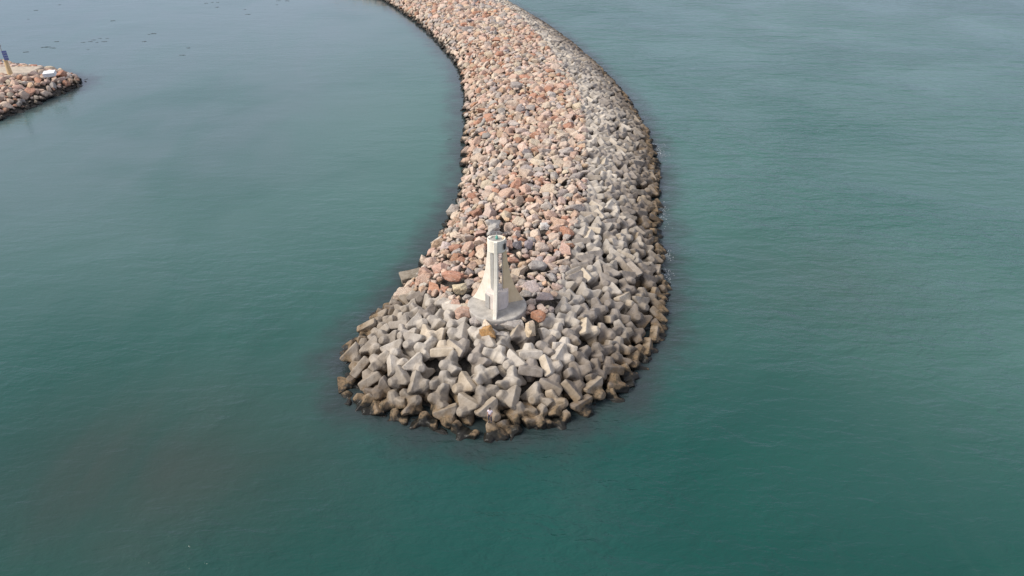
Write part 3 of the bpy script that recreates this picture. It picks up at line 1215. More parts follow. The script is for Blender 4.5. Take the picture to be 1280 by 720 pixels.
-5.36,274.85,1.76,7,8,-27,95
-3.29,275.27,0.74,40,34,-76,-35
-13.99,275.41,3.31,-10,86,-29,-39
-7.63,276.43,2.24,40,44,-6,79
-10.35,276.55,2.83,-1,87,-14,-45
-15.38,276.78,3.38,-34,-55,72,-21
-5.03,276.93,1.29,8,-72,66,-15
-17.88,276.80,3.37,72,26,30,-55
-2.38,277.10,-0.24,90,-31,-13,-23
-12.95,277.55,3.18,-89,38,-14,14
-7.93,278.38,2.15,29,-93,17,4
-14.45,278.61,3.31,8,-7,-93,-32
-16.43,278.62,3.37,16,-80,44,35
-11.52,278.80,2.90,89,-34,-3,26
-3.76,278.65,0.28,93,-25,-15,-19
-9.79,279.08,2.54,-14,-78,-38,45
-5.45,279.48,1.03,-14,-69,-44,54
-18.36,279.47,3.43,31,-53,74,22
-7.63,280.46,1.81,-20,12,86,-44
-15.33,280.61,3.25,-82,-32,-17,-42
-12.70,280.86,2.89,69,-22,38,55
-4.70,281.06,0.33,61,-14,55,53
-8.88,281.69,2.33,-51,-61,-53,-26
-17.13,281.58,3.34,-32,92,-15,3
-19.35,281.52,3.45,-19,-55,-75,-28
-11.08,282.18,2.45,8,87,-1,-47
-21.47,281.79,3.45,-14,-24,-88,-35
-6.48,282.28,1.05,21,-93,25,11
-4.09,282.72,-0.49,61,-3,44,-64
-14.39,283.23,2.93,-90,40,-5,-8
-8.97,283.54,1.64,5,-73,54,39
-18.90,283.37,3.37,26,-70,-58,28
-16.54,283.72,3.15,3,-4,-93,-33
-22.86,283.45,3.45,9,-25,-90,32
-12.07,284.30,2.43,-5,31,-91,-22
-20.77,284.05,3.44,-46,19,-32,80
-5.21,284.29,-0.33,-52,39,74,-12
-10.05,285.13,1.66,-46,-86,0,17
-14.16,285.21,2.65,-57,-9,30,75
-7.36,285.60,0.42,-50,-50,63,28
-23.96,285.31,3.48,67,29,-23,-62
-16.14,285.78,2.92,6,0,-90,41
-21.77,285.70,3.44,-21,53,74,-32
-18.37,286.88,3.09,28,30,10,-89
-14.22,287.02,2.43,-71,-27,-35,-53
-11.41,287.08,1.66,-14,83,-50,11
-9.40,287.22,0.81,-21,-94,8,-21
-20.61,287.20,3.39,-41,29,-84,-14
-16.30,288.10,2.70,93,31,13,9
-22.97,287.78,3.41,23,-74,-56,-28
-25.20,288.00,3.51,-19,-48,-79,-31
-7.80,288.36,-0.46,-41,-2,5,-90
-13.22,288.68,1.84,88,-25,-27,-25
-11.35,289.35,1.04,-19,95,-20,-7
-20.43,289.25,3.13,-18,71,-59,-31
-17.84,289.48,2.75,-9,-44,-4,-88
-27.11,288.90,3.46,-38,27,-86,-13
-14.93,289.64,2.18,-17,-18,91,30
-8.92,290.05,-0.50,-56,-54,54,28
-23.44,290.26,3.34,-50,-34,17,-76
-13.73,290.96,1.54,27,-15,-40,-85
-16.63,291.20,2.31,41,65,-56,-27
-10.51,291.13,0.02,28,-20,-76,54
-27.69,290.90,3.48,47,33,19,-79
-18.88,291.57,2.72,-50,16,22,-81
-20.85,291.64,3.01,81,-33,-10,46
-25.85,291.96,3.42,34,-49,-77,-17
-15.27,292.59,1.63,22,64,55,-47
-23.29,292.47,3.18,-88,-2,-42,16
-11.96,292.72,0.19,-97,10,14,-11
-17.23,293.39,2.05,48,-17,-85,5
-28.68,292.75,3.52,9,23,90,34
-13.78,293.51,0.86,-80,35,-7,-46
-21.60,293.57,2.97,45,37,0,80
-30.36,293.37,3.52,23,8,33,90
-24.29,294.19,3.19,-35,-76,49,23
-15.80,294.84,1.27,-53,8,82,-11
-20.06,294.83,2.48,-47,-3,87,-9
-26.93,294.54,3.40,-29,86,-38,14
-13.12,295.73,-0.32,-47,53,-28,64
-31.29,295.24,3.51,-33,-44,81,-17
-18.16,296.11,1.83,68,-46,22,-51
-25.29,295.83,3.18,-9,-37,-86,-29
-28.48,295.79,3.41,-38,-34,84,-15
-21.96,296.39,2.68,10,-50,79,-31
-16.18,297.26,0.74,-47,-53,62,29
-20.21,297.26,2.14,49,31,-79,17
-23.52,297.21,2.90,-33,-89,28,-11
-26.47,297.20,3.16,-92,10,33,15
-18.36,298.14,1.40,52,0,-31,-78
-33.70,297.25,3.51,35,35,-17,84
-28.27,298.04,3.31,31,78,51,15
-30.96,297.91,3.50,87,-36,14,-25
-24.94,298.52,2.91,-16,58,-74,27
-15.31,298.82,-0.35,26,-78,-55,1
-21.36,299.33,2.06,-28,-29,-87,26
-35.23,298.57,3.53,-32,-17,32,86
-22.87,299.86,2.29,6,-79,44,39
-19.46,299.95,1.35,-74,3,22,62
-16.96,300.08,0.16,-27,-1,93,22
-33.15,299.37,3.54,33,-88,-29,13
-29.78,299.80,3.29,4,-89,17,40
-27.61,300.20,3.10,85,31,23,33
-25.61,300.46,2.77,38,-49,-77,-10
-23.75,301.05,2.52,-1,15,53,82
-31.65,300.59,3.43,53,18,-29,-76
-35.48,300.55,3.56,-34,-90,23,10
-20.93,301.72,1.41,11,23,47,83
-19.27,301.77,0.78,87,-33,-28,-20
-37.39,301.07,3.53,-21,62,70,-26
-29.92,301.91,3.22,25,-18,32,-88
-17.59,302.43,-0.43,-12,-56,75,-31
-24.90,302.51,2.45,63,13,-30,-69
-22.48,302.60,1.70,83,-32,-26,-34
-28.16,302.40,2.95,-85,-15,27,-40
-32.95,302.24,3.45,4,-1,-38,-91
-34.72,302.62,3.48,2,40,1,91
-26.26,303.73,2.51,7,44,85,23
-31.33,303.54,3.24,-88,37,3,-26
-38.84,303.03,3.51,-16,82,37,38
-20.87,304.56,0.53,3,-94,-28,-12
-36.94,303.60,3.54,37,-4,92,1
-19.06,304.67,-0.54,-15,-8,-93,28
-22.60,304.74,1.22,54,27,-76,18
-29.80,304.55,2.98,40,50,-72,21
-27.93,304.85,2.64,-6,-29,3,94
-24.55,305.07,1.86,29,-87,-25,29
-40.69,304.22,3.50,25,57,70,32
-32.86,305.20,3.29,-82,36,-20,37
-26.57,305.73,2.24,-4,-49,-6,-86
-35.26,305.16,3.42,-40,-4,90,-4
-38.52,305.15,3.68,-42,-85,24,13
-20.22,306.55,-0.62,-77,54,-29,2
-29.10,306.51,2.68,-63,23,17,-70
-31.16,306.67,2.96,-4,92,18,30
-23.14,307.13,0.81,30,75,57,-3
-25.36,307.35,1.61,79,28,37,37
-34.04,306.86,3.25,41,-11,-89,-1
-37.75,306.84,3.48,-60,31,23,68
-27.58,308.04,2.13,-38,3,38,83
-42.74,306.62,3.51,25,65,63,31
-35.97,307.58,3.44,4,16,-90,38
-21.04,308.32,-0.88,75,-32,13,55
-40.72,307.19,3.58,37,-13,91,6
-30.07,308.47,2.59,-94,10,30,5
-38.41,308.61,3.50,83,-13,-31,-42
-34.11,309.07,3.14,50,-16,-25,80
-23.03,309.63,-0.16,92,20,31,-3
-27.94,309.87,1.93,0,54,69,-45
-32.22,309.68,2.84,21,59,74,19
-25.48,310.16,0.86,-90,-11,12,-39
-44.27,308.69,3.55,69,-25,-29,60
-36.61,309.67,3.32,-7,-3,93,33
-30.26,310.42,2.38,21,-60,-64,41
-41.81,309.33,3.56,22,77,-48,32
-39.94,310.21,3.46,79,-19,36,43
-28.99,311.65,1.88,19,38,-83,34
-33.38,311.38,2.83,-55,20,20,-77
-35.49,311.42,3.36,65,39,43,47
-24.17,311.92,-0.50,16,11,92,-30
-37.63,311.34,3.30,13,37,86,29
-25.91,312.15,0.43,64,-17,-2,74
-43.43,310.78,3.61,35,-90,-17,8
-46.09,310.76,3.60,34,92,14,6
-31.82,312.38,2.38,-21,45,-84,-17
-39.68,311.95,3.37,29,58,69,-29
-27.80,313.01,1.00,-81,11,-53,18
-48.10,311.60,3.52,-25,-67,-64,23
-41.81,312.75,3.47,12,37,86,30
-36.44,313.35,2.99,42,31,-83,16
-30.83,314.01,2.13,78,37,-20,-45
-44.02,312.84,3.55,-8,23,-89,37
-32.71,314.44,2.29,1,-9,-96,-24
-34.77,314.31,2.67,-37,-2,38,84
-39.51,313.98,3.24,-19,11,-32,91
-28.07,314.91,0.52,-20,-58,-56,54
-46.84,313.26,3.62,-21,51,76,-31
-26.26,315.33,-0.64,25,-82,-23,44
-49.43,313.58,3.57,66,25,-31,62
-30.23,315.82,1.22,-61,45,-29,57
-42.56,314.81,3.39,44,19,35,79
-37.42,315.55,2.86,19,28,-88,-30
-45.34,314.83,3.49,25,38,-8,88
-51.94,313.82,3.49,-21,31,-87,30
-40.38,315.82,3.12,-85,-7,-38,33
-28.27,316.80,-0.03,-48,-82,-17,20
-35.05,316.79,2.27,92,28,19,17
-46.93,315.65,3.56,-90,35,8,-19
-49.31,315.40,3.62,-76,32,-19,52
-33.29,317.27,1.70,-89,-9,18,-39
-31.58,317.38,1.12,52,4,-82,18
-44.21,316.90,3.33,-22,-74,-51,36
-53.56,315.51,3.47,-39,37,-81,-18
-37.60,317.69,2.53,44,-15,-87,5
-41.78,317.59,3.08,-14,42,10,88
-50.64,316.94,3.60,6,39,-1,91
-48.10,317.40,3.53,13,4,-37,-91
-52.60,317.23,3.61,-17,-82,41,-35
-54.76,317.67,3.56,-92,-5,-36,6
-57.00,317.76,3.45,1,-11,-93,31"""
blocks = []
for ln in BLOCKS.split():
    v = [float(a) for a in ln.split(',')]
    q = Quaternion((v[3] / 99, v[4] / 99, v[5] / 99, v[6] / 99))
    q.normalize()
    blocks.append((Vector(v[:3]), q))
ab = armour_mesh(0.06, 2)
ab_far = armour_mesh(0.13, 1)
ab.name = 'armour_block'
FV, FN, FT = mesh_arrays(ab_far)


def block_tint(p, tone):
    if tone == 'pale':
        c = np.array((.51, .462, .405))
    elif tone == 'cream':
        c = np.array((.53, .455, .365))
    elif tone == 'dark':
        c = np.array((.30, .265, .235))
    else:
        c = np.array((.40, .362, .32))
    return c * random.uniform(.93, 1.07)


def words_clean(s):
    return ' '.join(s.split())


def visible_rank(p, r):
    x, y, f = to_px(p)
    return r / f


in_frame = lambda p: -20 < to_px(p)[0] < 1300 and -20 < to_px(p)[1] < 735

D_b = sd(np.array([(b[0].x, b[0].y) for b in blocks]))
order = sorted(range(len(blocks)), key=lambda i: to_px(blocks[i][0])[2])
rec = []                                     # records for labels
far_items = []
for rank, i in enumerate(order):
    p, q = blocks[i]
    d = float(D_b[i])
    rr = random.random()
    tone = 'pale' if rr < .36 else 'cream' if rr < .48 else 'grey' if rr < .88 else 'dark'
    if p.x > 6 and p.y > 60:                  # shade of the seaward flank put into greyer, darker tones
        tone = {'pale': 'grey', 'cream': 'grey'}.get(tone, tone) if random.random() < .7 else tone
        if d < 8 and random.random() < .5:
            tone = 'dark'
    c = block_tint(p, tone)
    if rank < 300:
        o = bpy.data.objects.new('armour_block', ab)
        o.location = p
        o.rotation_mode = 'QUATERNION'
        o.rotation_quaternion = q
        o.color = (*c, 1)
        link(o)
        rec.append((o, p, q, d, tone))
    else:
        Rm = np.array(q.to_matrix())
        face = (np.abs(FN[:, 1]) > .93)[:, None] * random.choice((0, .2, .5))
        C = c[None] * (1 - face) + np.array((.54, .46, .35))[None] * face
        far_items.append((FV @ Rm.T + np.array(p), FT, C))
o = merged('armour_blocks', far_items, M['block_far'])
o['kind'] = 'stuff'
tag(o, 'grey concrete armour blocks massed along the far seaward flank of the breakwater', 'armour blocks')


def settle(recs, what, cat, group):
    """word the labels; equals are told apart by counting from the left"""
    by = {}
    for r in recs:
        by.setdefault(r[1], []).append(r)
    ordn = ['leftmost', 'second', 'third', 'fourth', 'fifth', 'sixth', 'seventh', 'eighth', 'ninth', 'tenth', 'eleventh', 'twelfth']
    cnt = ['', '', 'two', 'three', 'four', 'five', 'six', 'seven', 'eight', 'nine', 'ten', 'eleven', 'twelve']
    for lab, L in by.items():
        L.sort(key=lambda r: to_px(r[0].location)[0])
        for k, r in enumerate(L):
            o = r[0]
            if len(L) == 1:
                t = lab
            elif len(L) <= 12:
                w = 'rightmost' if k == len(L) - 1 else ordn[k]
                t = f"{w} of {cnt[len(L)]} {lab}"
            else:
                t = lab
            if 1 < len(L) <= 12:
                t = t.replace(' ' + what, ' ' + what + 's')
            t = words_clean(t)
            if len(t.split()) > 16:
                t = words_clean(t.replace(' the ', ' '))
            tag(o, t, cat, group)


lab = []
for o, p, q, d, tone in rec:
    x, y, f = to_px(p)
    Rm = q.to_matrix()
    view = (camo.location - p).normalized()
    yl, zl, xl = Rm @ Vector((0, 1, 0)), Rm @ Vector((0, 0, 1)), Rm @ Vector((1, 0, 0))
    if abs(yl.dot(view)) > .82:
        pose = 'end-on'
    elif abs(zl.z) > .8:
        pose = 'stub up'
    elif abs(xl.z) > .75:
        pose = 'on edge'
    else:
        pose = 'askew'
    tw = {'pale': 'pale', 'cream': 'cream', 'grey': 'grey', 'dark': 'dark'}[tone]
    if d < 1.6:
        tw = 'brown-stained'
        ring = 'at the waterline'
    elif d < 4:
        ring = 'just above water'
    elif d < 7:
        ring = 'low on the slope'
    elif d < 10:
        ring = 'halfway up the slope'
    else:
        ring = 'near the crest'
    if y < 352:
        where = 'far beyond the lighthouse' if y < 262 else 'well beyond the lighthouse' if y < 290 else 'a little beyond the lighthouse' if y < 322 else 'right beyond the lighthouse'
    elif y < 395 and x > 640:
        where = 'right of the lighthouse'
    elif x < 470:
        where = 'at the far left'
    elif x < 530:
        where = 'on the left'
    elif x < 585:
        where = 'left of the person' if y > 470 else 'left of the plinth'
    elif x < 655:
        where = 'by the person' if y > 490 else 'below the lighthouse'
    elif x < 715:
        where = 'right of the person' if y > 480 else 'right of the plinth'
    elif x < 770:
        where = 'on the right'
    else:
        where = 'at the far right'
    lab.append((o, f"{tw} armour block {pose} {ring} {where}"))
settle(lab, 'armour block', 'armour block', 'concrete armour blocks on the breakwater')


# ------------------------------------------------------------------ boulders
def rock_mesh(seed, k):
    r = random.Random(seed)
    bm = bmesh.new()
    for _ in range(r.randint(13, 22)):
        v = Vector((r.gauss(0, 1), r.gauss(0, 1), r.gauss(0, 1))).normalized()
        e = r.choice((0.75, 0.85, 1.0))
        v = Vector([math.copysign(abs(a) ** e, a) for a in v]) * r.uniform(.86, 1.05)
        bm.verts.new(v)
    res = bmesh.ops.convex_hull(bm, input=bm.verts)
    bmesh.ops.delete(bm, geom=list({g for g in res['geom_interior'] + res['geom_unused'] if isinstance(g, bmesh.types.BMVert)}), context='VERTS')
    bmesh.ops.dissolve_limit(bm, angle_limit=R_(16), verts=bm.verts, edges=bm.edges)
    bmesh.ops.bevel(bm, geom=list(bm.edges), offset=.055, segments=1, affect='EDGES', profile=.5, clamp_overlap=True)
    bmesh.ops.triangulate(bm, faces=bm.faces)
    for lim in ((.40, .26) if k else (.55,)):
        bmesh.ops.subdivide_edges(bm, edges=[e for e in bm.edges if e.calc_length() > lim], cuts=1, use_grid_fill=False)
        bmesh.ops.triangulate(bm, faces=bm.faces)
    off = Vector((seed * 3.1, 0, 0))
    for v in bm.verts:
        n = noise.noise(v.co * 1.6 + off) * .13 + noise.noise(v.co * 3.6 + off) * .08 + noise.noise(v.co * 8 + off) * .035
        v.co *= 1 + n
    me = bpy.data.meshes.new('boulder')
    bm.to_mesh(me)
    bm.free()
    me.polygons.foreach_set('use_smooth', [True] * len(me.polygons))
    me.set_sharp_from_angle(angle=R_(32))
    me.materials.append(M['rock'])
    return me


RM = [rock_mesh(100 + s, 1) for s in range(16)]
RMF = [mesh_arrays(rock_mesh(100 + s, 0)) for s in range(16)]
PAL = [('salmon pink', (.53, .375, .295), 24), ('rusty red', (.45, .25, .17), 10), ('orange tan', (.53, .385, .27), 8), ('cream', (.58, .48, .38), 28),
       ('light grey', (.47, .42, .38), 17), ('mid grey', (.36, .325, .30), 10), ('bluish grey', (.36, .33, .325), 2.5), ('pale pinkish', (.58, .46, .38), 32)]
PW = [p[2] for p in PAL]


def scatter(region, bbox, radii, hf, reserve=(), packing=.80):
    pts = []
    grid = {}
    cs = 2.6
    for (x, y, r) in reserve:
        grid.setdefault((int(x // cs), int(y // cs)), []).append((x, y, r, True))
    for (rmin, rmax, tries, pk, lift) in radii:
        c = np.column_stack([rng.uniform(bbox[0], bbox[1], tries), rng.uniform(bbox[2], bbox[3], tries)])
        c = c[region(c)]
        for x, y in c:
            r = rmin + (rmax - rmin) * random.random() ** 1.7
            k = (int(x // cs), int(y // cs))
            ok = True
            for i in (-1, 0, 1):
                for j in (-1, 0, 1):
                    for (a, b, s, fx) in grid.get((k[0] + i, k[1] + j), ()):
                        if (a - x) ** 2 + (b - y) ** 2 < ((r + s) * (1 if fx else pk)) ** 2:
                            ok = False
                            break
                    if not ok:
                        break
                if not ok:
                    break
            if ok:
                grid.setdefault(k, []).append((x, y, r, False))
                pts.append((x, y, r, lift))
    return pts


def stone_region(c):
    return (ssd(c) > 0.15) & (sd(c) > -0.5) & (c[:, 1] < 322)


# named boulders that stand out in the photograph: pixel, height, size (m), colour, label
SPECIAL = [
    ((612, 415), 4.55, (1.30, .95, .80), 0.2, 'orange tan', (.50, .30, .13), 'ochre orange boulder lying right below the front of the lighthouse plinth'),
    ((664, 412), 4.5, (.75, 1.10, .80), .1, 'cream', (.60, .49, .35), 'upright cream boulder between the grey armour blocks right of the plinth'),
    ((640, 408), 4.0, (1.60, .8, .85), .05, 'light grey', (.40, .375, .35), 'long flat grey rock tucked under the right front of the plinth'),
    ((596, 403), 3.85, (1.15, .8, .85), .2, 'light grey', (.42, .385, .36), 'flat grey rock under the left front edge of the plinth'),
    ((628, 420), 3.9, (1.0, .7, .7), .1, 'light grey', (.36, .335, .31), 'weathered grey rock just in front of the ochre boulder and the plinth'),
    ((672, 395), 4.5, (1.05, .75, .7), -.3, 'rusty red', (.42, .22, .14), 'rusty red boulder right of the plinth, the closest of the red ones'),
    ((681, 373), 4.5, (1.25, .85, .7), -.1, 'mauve grey', (.37, .31, .295), 'big mauve grey boulder right of the lighthouse, widest near it'),
    ((680, 283), 4.7, (.75, .65, .6), .1, 'white', (.66, .64, .61), 'nearly white round boulder behind and right of the lighthouse top'),
    ((662, 306), 4.7, (.75, .65, .95), .1, 'mauve grey', (.31, .285, .31), 'upright bluish mauve boulder right of the lighthouse top'),
    ((646, 306), 4.7, (.95, .7, .7), .1, 'grey', (.27, .255, .265), 'dark bluish grey boulder close behind the lighthouse drum'),
    ((644, 322), 4.6, (1.15, .75, .65), -.2, 'salmon', (.47, .27, .20), 'salmon wedge shaped boulder right of the lighthouse drum'),
    ((672, 332), 4.6, (1.3, .8, .7), .1, 'grey', (.36, .34, .32), 'broad light grey boulder right of the lighthouse at mid height'),
    ((575, 360), 4.5, (1.0, .9, .75), .3, 'cream', (.60, .51, .35), 'yellowish cream boulder left of the lighthouse'),
    ((566, 345), 4.5, (1.6, .9, .7), -.3, 'rusty red', (.45, .24, .17), 'large red streaked boulder left of the lighthouse'),
]
special = []
for (px, z, s, rz, cn, c, l) in SPECIAL:
    special.append((at(px[0], px[1], z), s, rz, c, l))
reserve = [(p.x, p.y, max(s[0], s[1]) * .8) for p, s, *_ in special] + [(TOWER.x, TOWER.y, 3.3)]
extra_block = at(617, 285, 4.9)
reserve.append((extra_block.x, extra_block.y, .9))
slab_c = Vector((-13.3, 83.4, 0.55))
reserve.append((slab_c.x, slab_c.y, 1.2))
pts = scatter(stone_region, (-97, 16, 62, 324),
              [(.85, 1.25, 9000, .88, .25), (.55, .9, 60000, .86, .15), (.32, .54, 200000, .74, .0)], S, reserve)
pts2 = scatter(lambda c: (sd2(c) > -.5) & ((np.abs(c[:, 0] + 118.5) > 6.2) | (np.abs(c[:, 1] - 173.5) > 3.4)) & (c[:, 0] > -165), (-165, -102, 112, 191),
               [(.75, 1.15, 6000, .86, .2), (.5, .8, 20000, .84, .12), (.36, .52, 20000, .8, 0)], S2)
toe = scatter(lambda c: (sd(c) > -.5) & (sd(c) < .7) & (c[:, 1] < 330), (-97, 30, 50, 330), [(.45, .75, 30000, .8, -.1), (.3, .45, 30000, .75, -.1)], S)
rocks = []
for src, hf in ((pts, S), (pts2, S2), (toe, lambda A: np.full(len(A), -.12))):
    A = np.array([(a, b) for a, b, *_ in src])
    H = hf(A)
    e = .4
    GX = (hf(A + [e, 0]) - hf(A - [e, 0])) / (2 * e)
    GY = (hf(A + [0, e]) - hf(A - [0, e])) / (2 * e)
    for (x, y, r, lift), h, gx, gy in zip(src, H, GX, GY):
        n = Vector((-gx, -gy, 1)).normalized()
        tilt = Vector((random.gauss(0, .28), random.gauss(0, .28), 0))
        q = Vector((0, 0, 1)).rotation_difference((n + tilt).normalized())
        q = q @ Quaternion((0, 0, 1), random.uniform(0, 6.283))
        s = (r * random.uniform(1.15, 1.45), r * random.uniform(.92, 1.1), r * random.uniform(.72, .98))
        # quarry loads: colours drift along the crest
        t1 = noise.noise(Vector((x * .09, y * .05, 3.3)))
        w = [PW[0] * (1 + 1.2 * t1), PW[1] * max(.1, 1 + 2.6 * t1), PW[2] * (1 + 1.2 * t1), PW[3], PW[4] * max(.1, 1 - 1.3 * t1), PW[5] * max(.1, 1 - 1.6 * t1), PW[6] * max(.1, 1 - 1.6 * t1), PW[7]]
        cn, cc, _ = random.choices(PAL, [max(.05, a) for a in w])[0]
        c = np.array(cc) * random.uniform(.82, 1.15) * np.array([random.uniform(.97, 1.03) for _ in range(3)])
        p = Vector((x, y, h - r * .35 + lift * r + random.uniform(-.08, .16)))
        rocks.append((p, q, s, cn, c, r))
rocks.sort(key=lambda k: -visible_rank(k[0], k[5] * (1 if in_frame(k[0]) else .01) * (.35 if k[0].z < .35 else 1)))
n_ind = 300 - len(special)
lab = []
far_items = []
for k, (p, q, s, cn, c, r) in enumerate(rocks):
    if k < n_ind:
        o = bpy.data.objects.new('boulder', random.choice(RM))
        o.location = p
        o.rotation_mode = 'QUATERNION'
        o.rotation_quaternion = q
        o.scale = s
        o.color = (*c, 1)
        link(o)
        x, y, f = to_px(p)
        size = 'large' if r > 1.0 else 'medium' if r > .72 else 'small'
        side = 'at harbour waterline' if sd(np.array([(p.x, p.y)]))[0] < 2 and x < 600 else ''
        if x < 545:
            col = 'at left edge'
        elif x < 580:
            col = 'on the left'
        elif x < 610:
            col = 'just left of' if y > 290 else 'left of centre'
        elif x < 640:
            col = 'behind' if y < 330 else 'beside'
        elif x < 680:
            col = 'just right of' if y > 290 else 'right of centre'
        else:
            col = 'by armour blocks'
        if col in ('just left of', 'behind', 'beside', 'just right of'):
            col += ' the lighthouse'
            row = '' if y > 270 else 'further up the crest'
        else:
            row = 'level with the lighthouse' if y > 300 else 'beyond the lighthouse' if y > 255 else 'well beyond the lighthouse'
        lab.append((o, words_clean(f"{size} {cn} boulder {side} {col} {row}")))
    else:
        V, N, T = RMF[random.randrange(16)]
        Rm = np.array(q.to_matrix())
        far_items.append(((V * np.array(s)) @ Rm.T + np.array(p), T, np.tile(c[None], (len(V), 1))))
settle(lab, 'boulder', 'boulder', 'boulders on the breakwater crest')
for j, (p, s, rz, c, l) in enumerate(special):
    o = bpy.data.objects.new('boulder', RM[(j * 5) % 16])
    o.location = p
    o.rotation_euler = (random.uniform(-.15, .15), random.uniform(-.15, .15), rz)
    o.scale = s
    o.color = (*c, 1)
    link(o)
    tag(o, l, 'boulder', 'boulders on the breakwater crest')
o = merged('boulders', far_items, M['rock_far'])
o['kind'] = 'stuff'
tag(o, 'pink, cream and grey boulders massed along the far breakwater crest and the opposite mole', 'boulders')

# a lone armour unit among the boulders
o = bpy.data.objects.new('armour_block', ab)
o.location = extra_block
o.rotation_euler = (.9, .3, .5)
o.color = (.40, .38, .355, 1)
o.scale = (.8, .8, .8)
link(o)
tag(o, 'lone grey armour block lying among pink boulders behind the lighthouse', 'armour block', 'concrete armour blocks on the breakwater')

# brown slab jutting over the harbour water
bm = bmesh.new()
box(bm, (0, 0, 0), (2.9, 1.9, 1.3), None, .14)
bmesh.ops.subdivide_edges(bm, edges=list(bm.edges), cuts=2, use_grid_fill=True)
for v in bm.verts:
    v.co += Vector((noise.noise(v.co * 1.3), noise.noise(v.co * 1.3 + Vector((5, 0, 0))), noise.noise(v.co * 1.3 + Vector((0, 7, 0))))) * .10
t = plain_mat('brown_weathered_concrete', (.27, .235, .19), (.17, .14, .105), 1.6, .9, .5, .05)
o = obj('concrete_slab', bm, t, None, True)
o.location = slab_c
o.rotation_euler = (R_(5), R_(-5), R_(18))
tag(o, 'brown weathered concrete slab jutting from the left edge over the harbour water', 'concrete slab')

# ------------------------------------------------------------------ lighthouse
lh = empty('lighthouse', TOWER)
tag(lh, 'white three-finned concrete lighthouse with green lantern on a round grey plinth', 'lighthouse')
bm = bmesh.new()
lathe(bm, [(3.30, -1.6), (3.38, -.2), (3.38, .52), (3.36, .64), (3.27, .70), (1.5, .725), (.2, .73)], 64)
for v in bm.verts:
    if v.co.z > -.5:
        a = noise.noise(v.co * .9) * .05
        v.co.x *= 1 + a * .5
        v.co.y *= 1 + a * .5
obj('plinth', bm, M['slab'], lh, False)
PT = .72
PROF = [(3.2, 0), (2.96, .35), (2.70, .8), (2.38, 1.5), (1.98, 2.4), (1.64, 3.4), (1.45, 4.2), (1.31, 5.0), (1.16, 6.2), (1.08, 7.1), (1.04, 8.0), (1.03, 8.45)]


def fin(deg, mat, label=None, inner=.68):
    bm = bmesh.new()
    pr = [(r, z) for r, z in PROF] + [(inner, 8.45), (inner, 0)]
    # smooth outer curve
    outer = []
    for (r0, z0), (r1, z1) in zip(PROF, PROF[1:]):
        for k in range(3):
            outer.append((r0 + (r1 - r0) * k / 3, z0 + (z1 - z0) * k / 3))
    outer.append(PROF[-1])
    pr = outer + [(inner, 8.45), (inner, -.05), (3.2, -.05)]
    th = .20
    f = [bm.verts.new((r, -th, z)) for r, z in pr]
    b = [bm.verts.new((r, th, z)) for r, z in pr]
    bm.faces.new(f[::-1])
    bm.faces.new(b)
    n = len(pr)
    for k in range(n):
        bm.faces.new((f[k], f[(k + 1) % n], b[(k + 1) % n], b[k]))
    bmesh.ops.recalc_face_normals(bm, faces=bm.faces)
    bmesh.ops.bevel(bm, geom=[e for e in bm.edges if len(e.link_faces) == 2 and e.calc_face_angle(0) > 1.2], offset=.03, segments=1, affect='EDGES')
    o = obj('fin', bm, mat, lh)
    o.location = (0, 0, PT)
    o.rotation_euler = (0, 0, R_(deg))
    if label:
        o['label'] = label
    return o


fin(148, M['white'])
fin(266, M['white'])
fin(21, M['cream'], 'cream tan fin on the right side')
# drum
bm = bmesh.new()
lathe(bm, [(.96, 6.95), (1.0, 7.0), (1.0, 8.40), (.97, 8.44), (.88, 8.44), (.86, 8.41), (.86, 7.9), (.05, 7.89)], 40)
for v in bm.verts:
    v.co.y = v.co.y * .80 + .06
o = obj('drum', bm, M['white'], lh, False)
o.location = (0, 0, PT)
bm = bmesh.new()
lathe(bm, [(.855, 7.9), (.855, 8.30), (.80, 8.31), (.05, 8.32)], 32)
for v in bm.verts:
    v.co.y = v.co.y * .80 + .06
o = obj('roof_slab', bm, M['slab'], lh)
o.location = (0, 0, PT)
# room
bm = bmesh.new()
lathe(bm, [(1.30, -.05), (1.30, 1.98), (1.27, 2.02), (.1, 2.05)], 14)
o = obj('room', bm, M['pinkwhite'], lh)
o.location = (0, 0, PT)
room = o
bm = bmesh.new()
a = R_(214)
rot = Matrix.Rotation(a, 3, 'Z')
box(bm, rot @ Vector((1.275, 0, .86)), (.12, .82, 1.66), rot, .02)
dr = obj('door', bm, M['greypaint'], room)
bm = bmesh.new()
tube(bm, rot @ Vector((1.36, .3, .95)), rot @ Vector((1.36, .3, 1.15)), .02)
obj('handle', bm, M['dark'], dr) if False else bm.free()
# added panel beside the left fin, its grey standing in for slot shade
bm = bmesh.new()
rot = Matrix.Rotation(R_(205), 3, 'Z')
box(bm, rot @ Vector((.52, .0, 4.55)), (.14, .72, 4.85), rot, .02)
o = obj('slot_shade_panel', bm, M['greypaint'], lh)
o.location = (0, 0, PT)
# ladder
bm = bmesh.new()
for s in (-1, 1):
    tube(bm, (.40 + s * .21, -.42 + s * .06, 2.08), (.40 + s * .21, -.42 + s * .06, 7.0), .035, None, 8)
for k in range(18):
    z = 2.25 + k * .27
    tube(bm, (.19, -.48, z), (.61, -.36, z), .022, None, 6)
o = obj('ladder', bm, M['galv'], lh)
o.location = (0, 0, PT)
# number board
bm = bmesh.new()
rot = Matrix.Rotation(R_(-32), 3, 'Z')
box(bm, rot @ Vector((1.06, 0, 7.75)), (.10, .28, .66), rot, .015)
o = obj('signal_panel', bm, M['dark'], lh)
o.location = (0, 0, PT)
bm = bmesh.new()
rot = Matrix.Rotation(R_(-12), 3, 'Z')
box(bm, rot @ Vector((1.08, 0, 7.80)), (.06, .26, 1.15), rot, .015)
o = obj('cover_plate', bm, M['galv'], lh)
o.location = (0, 0, PT)
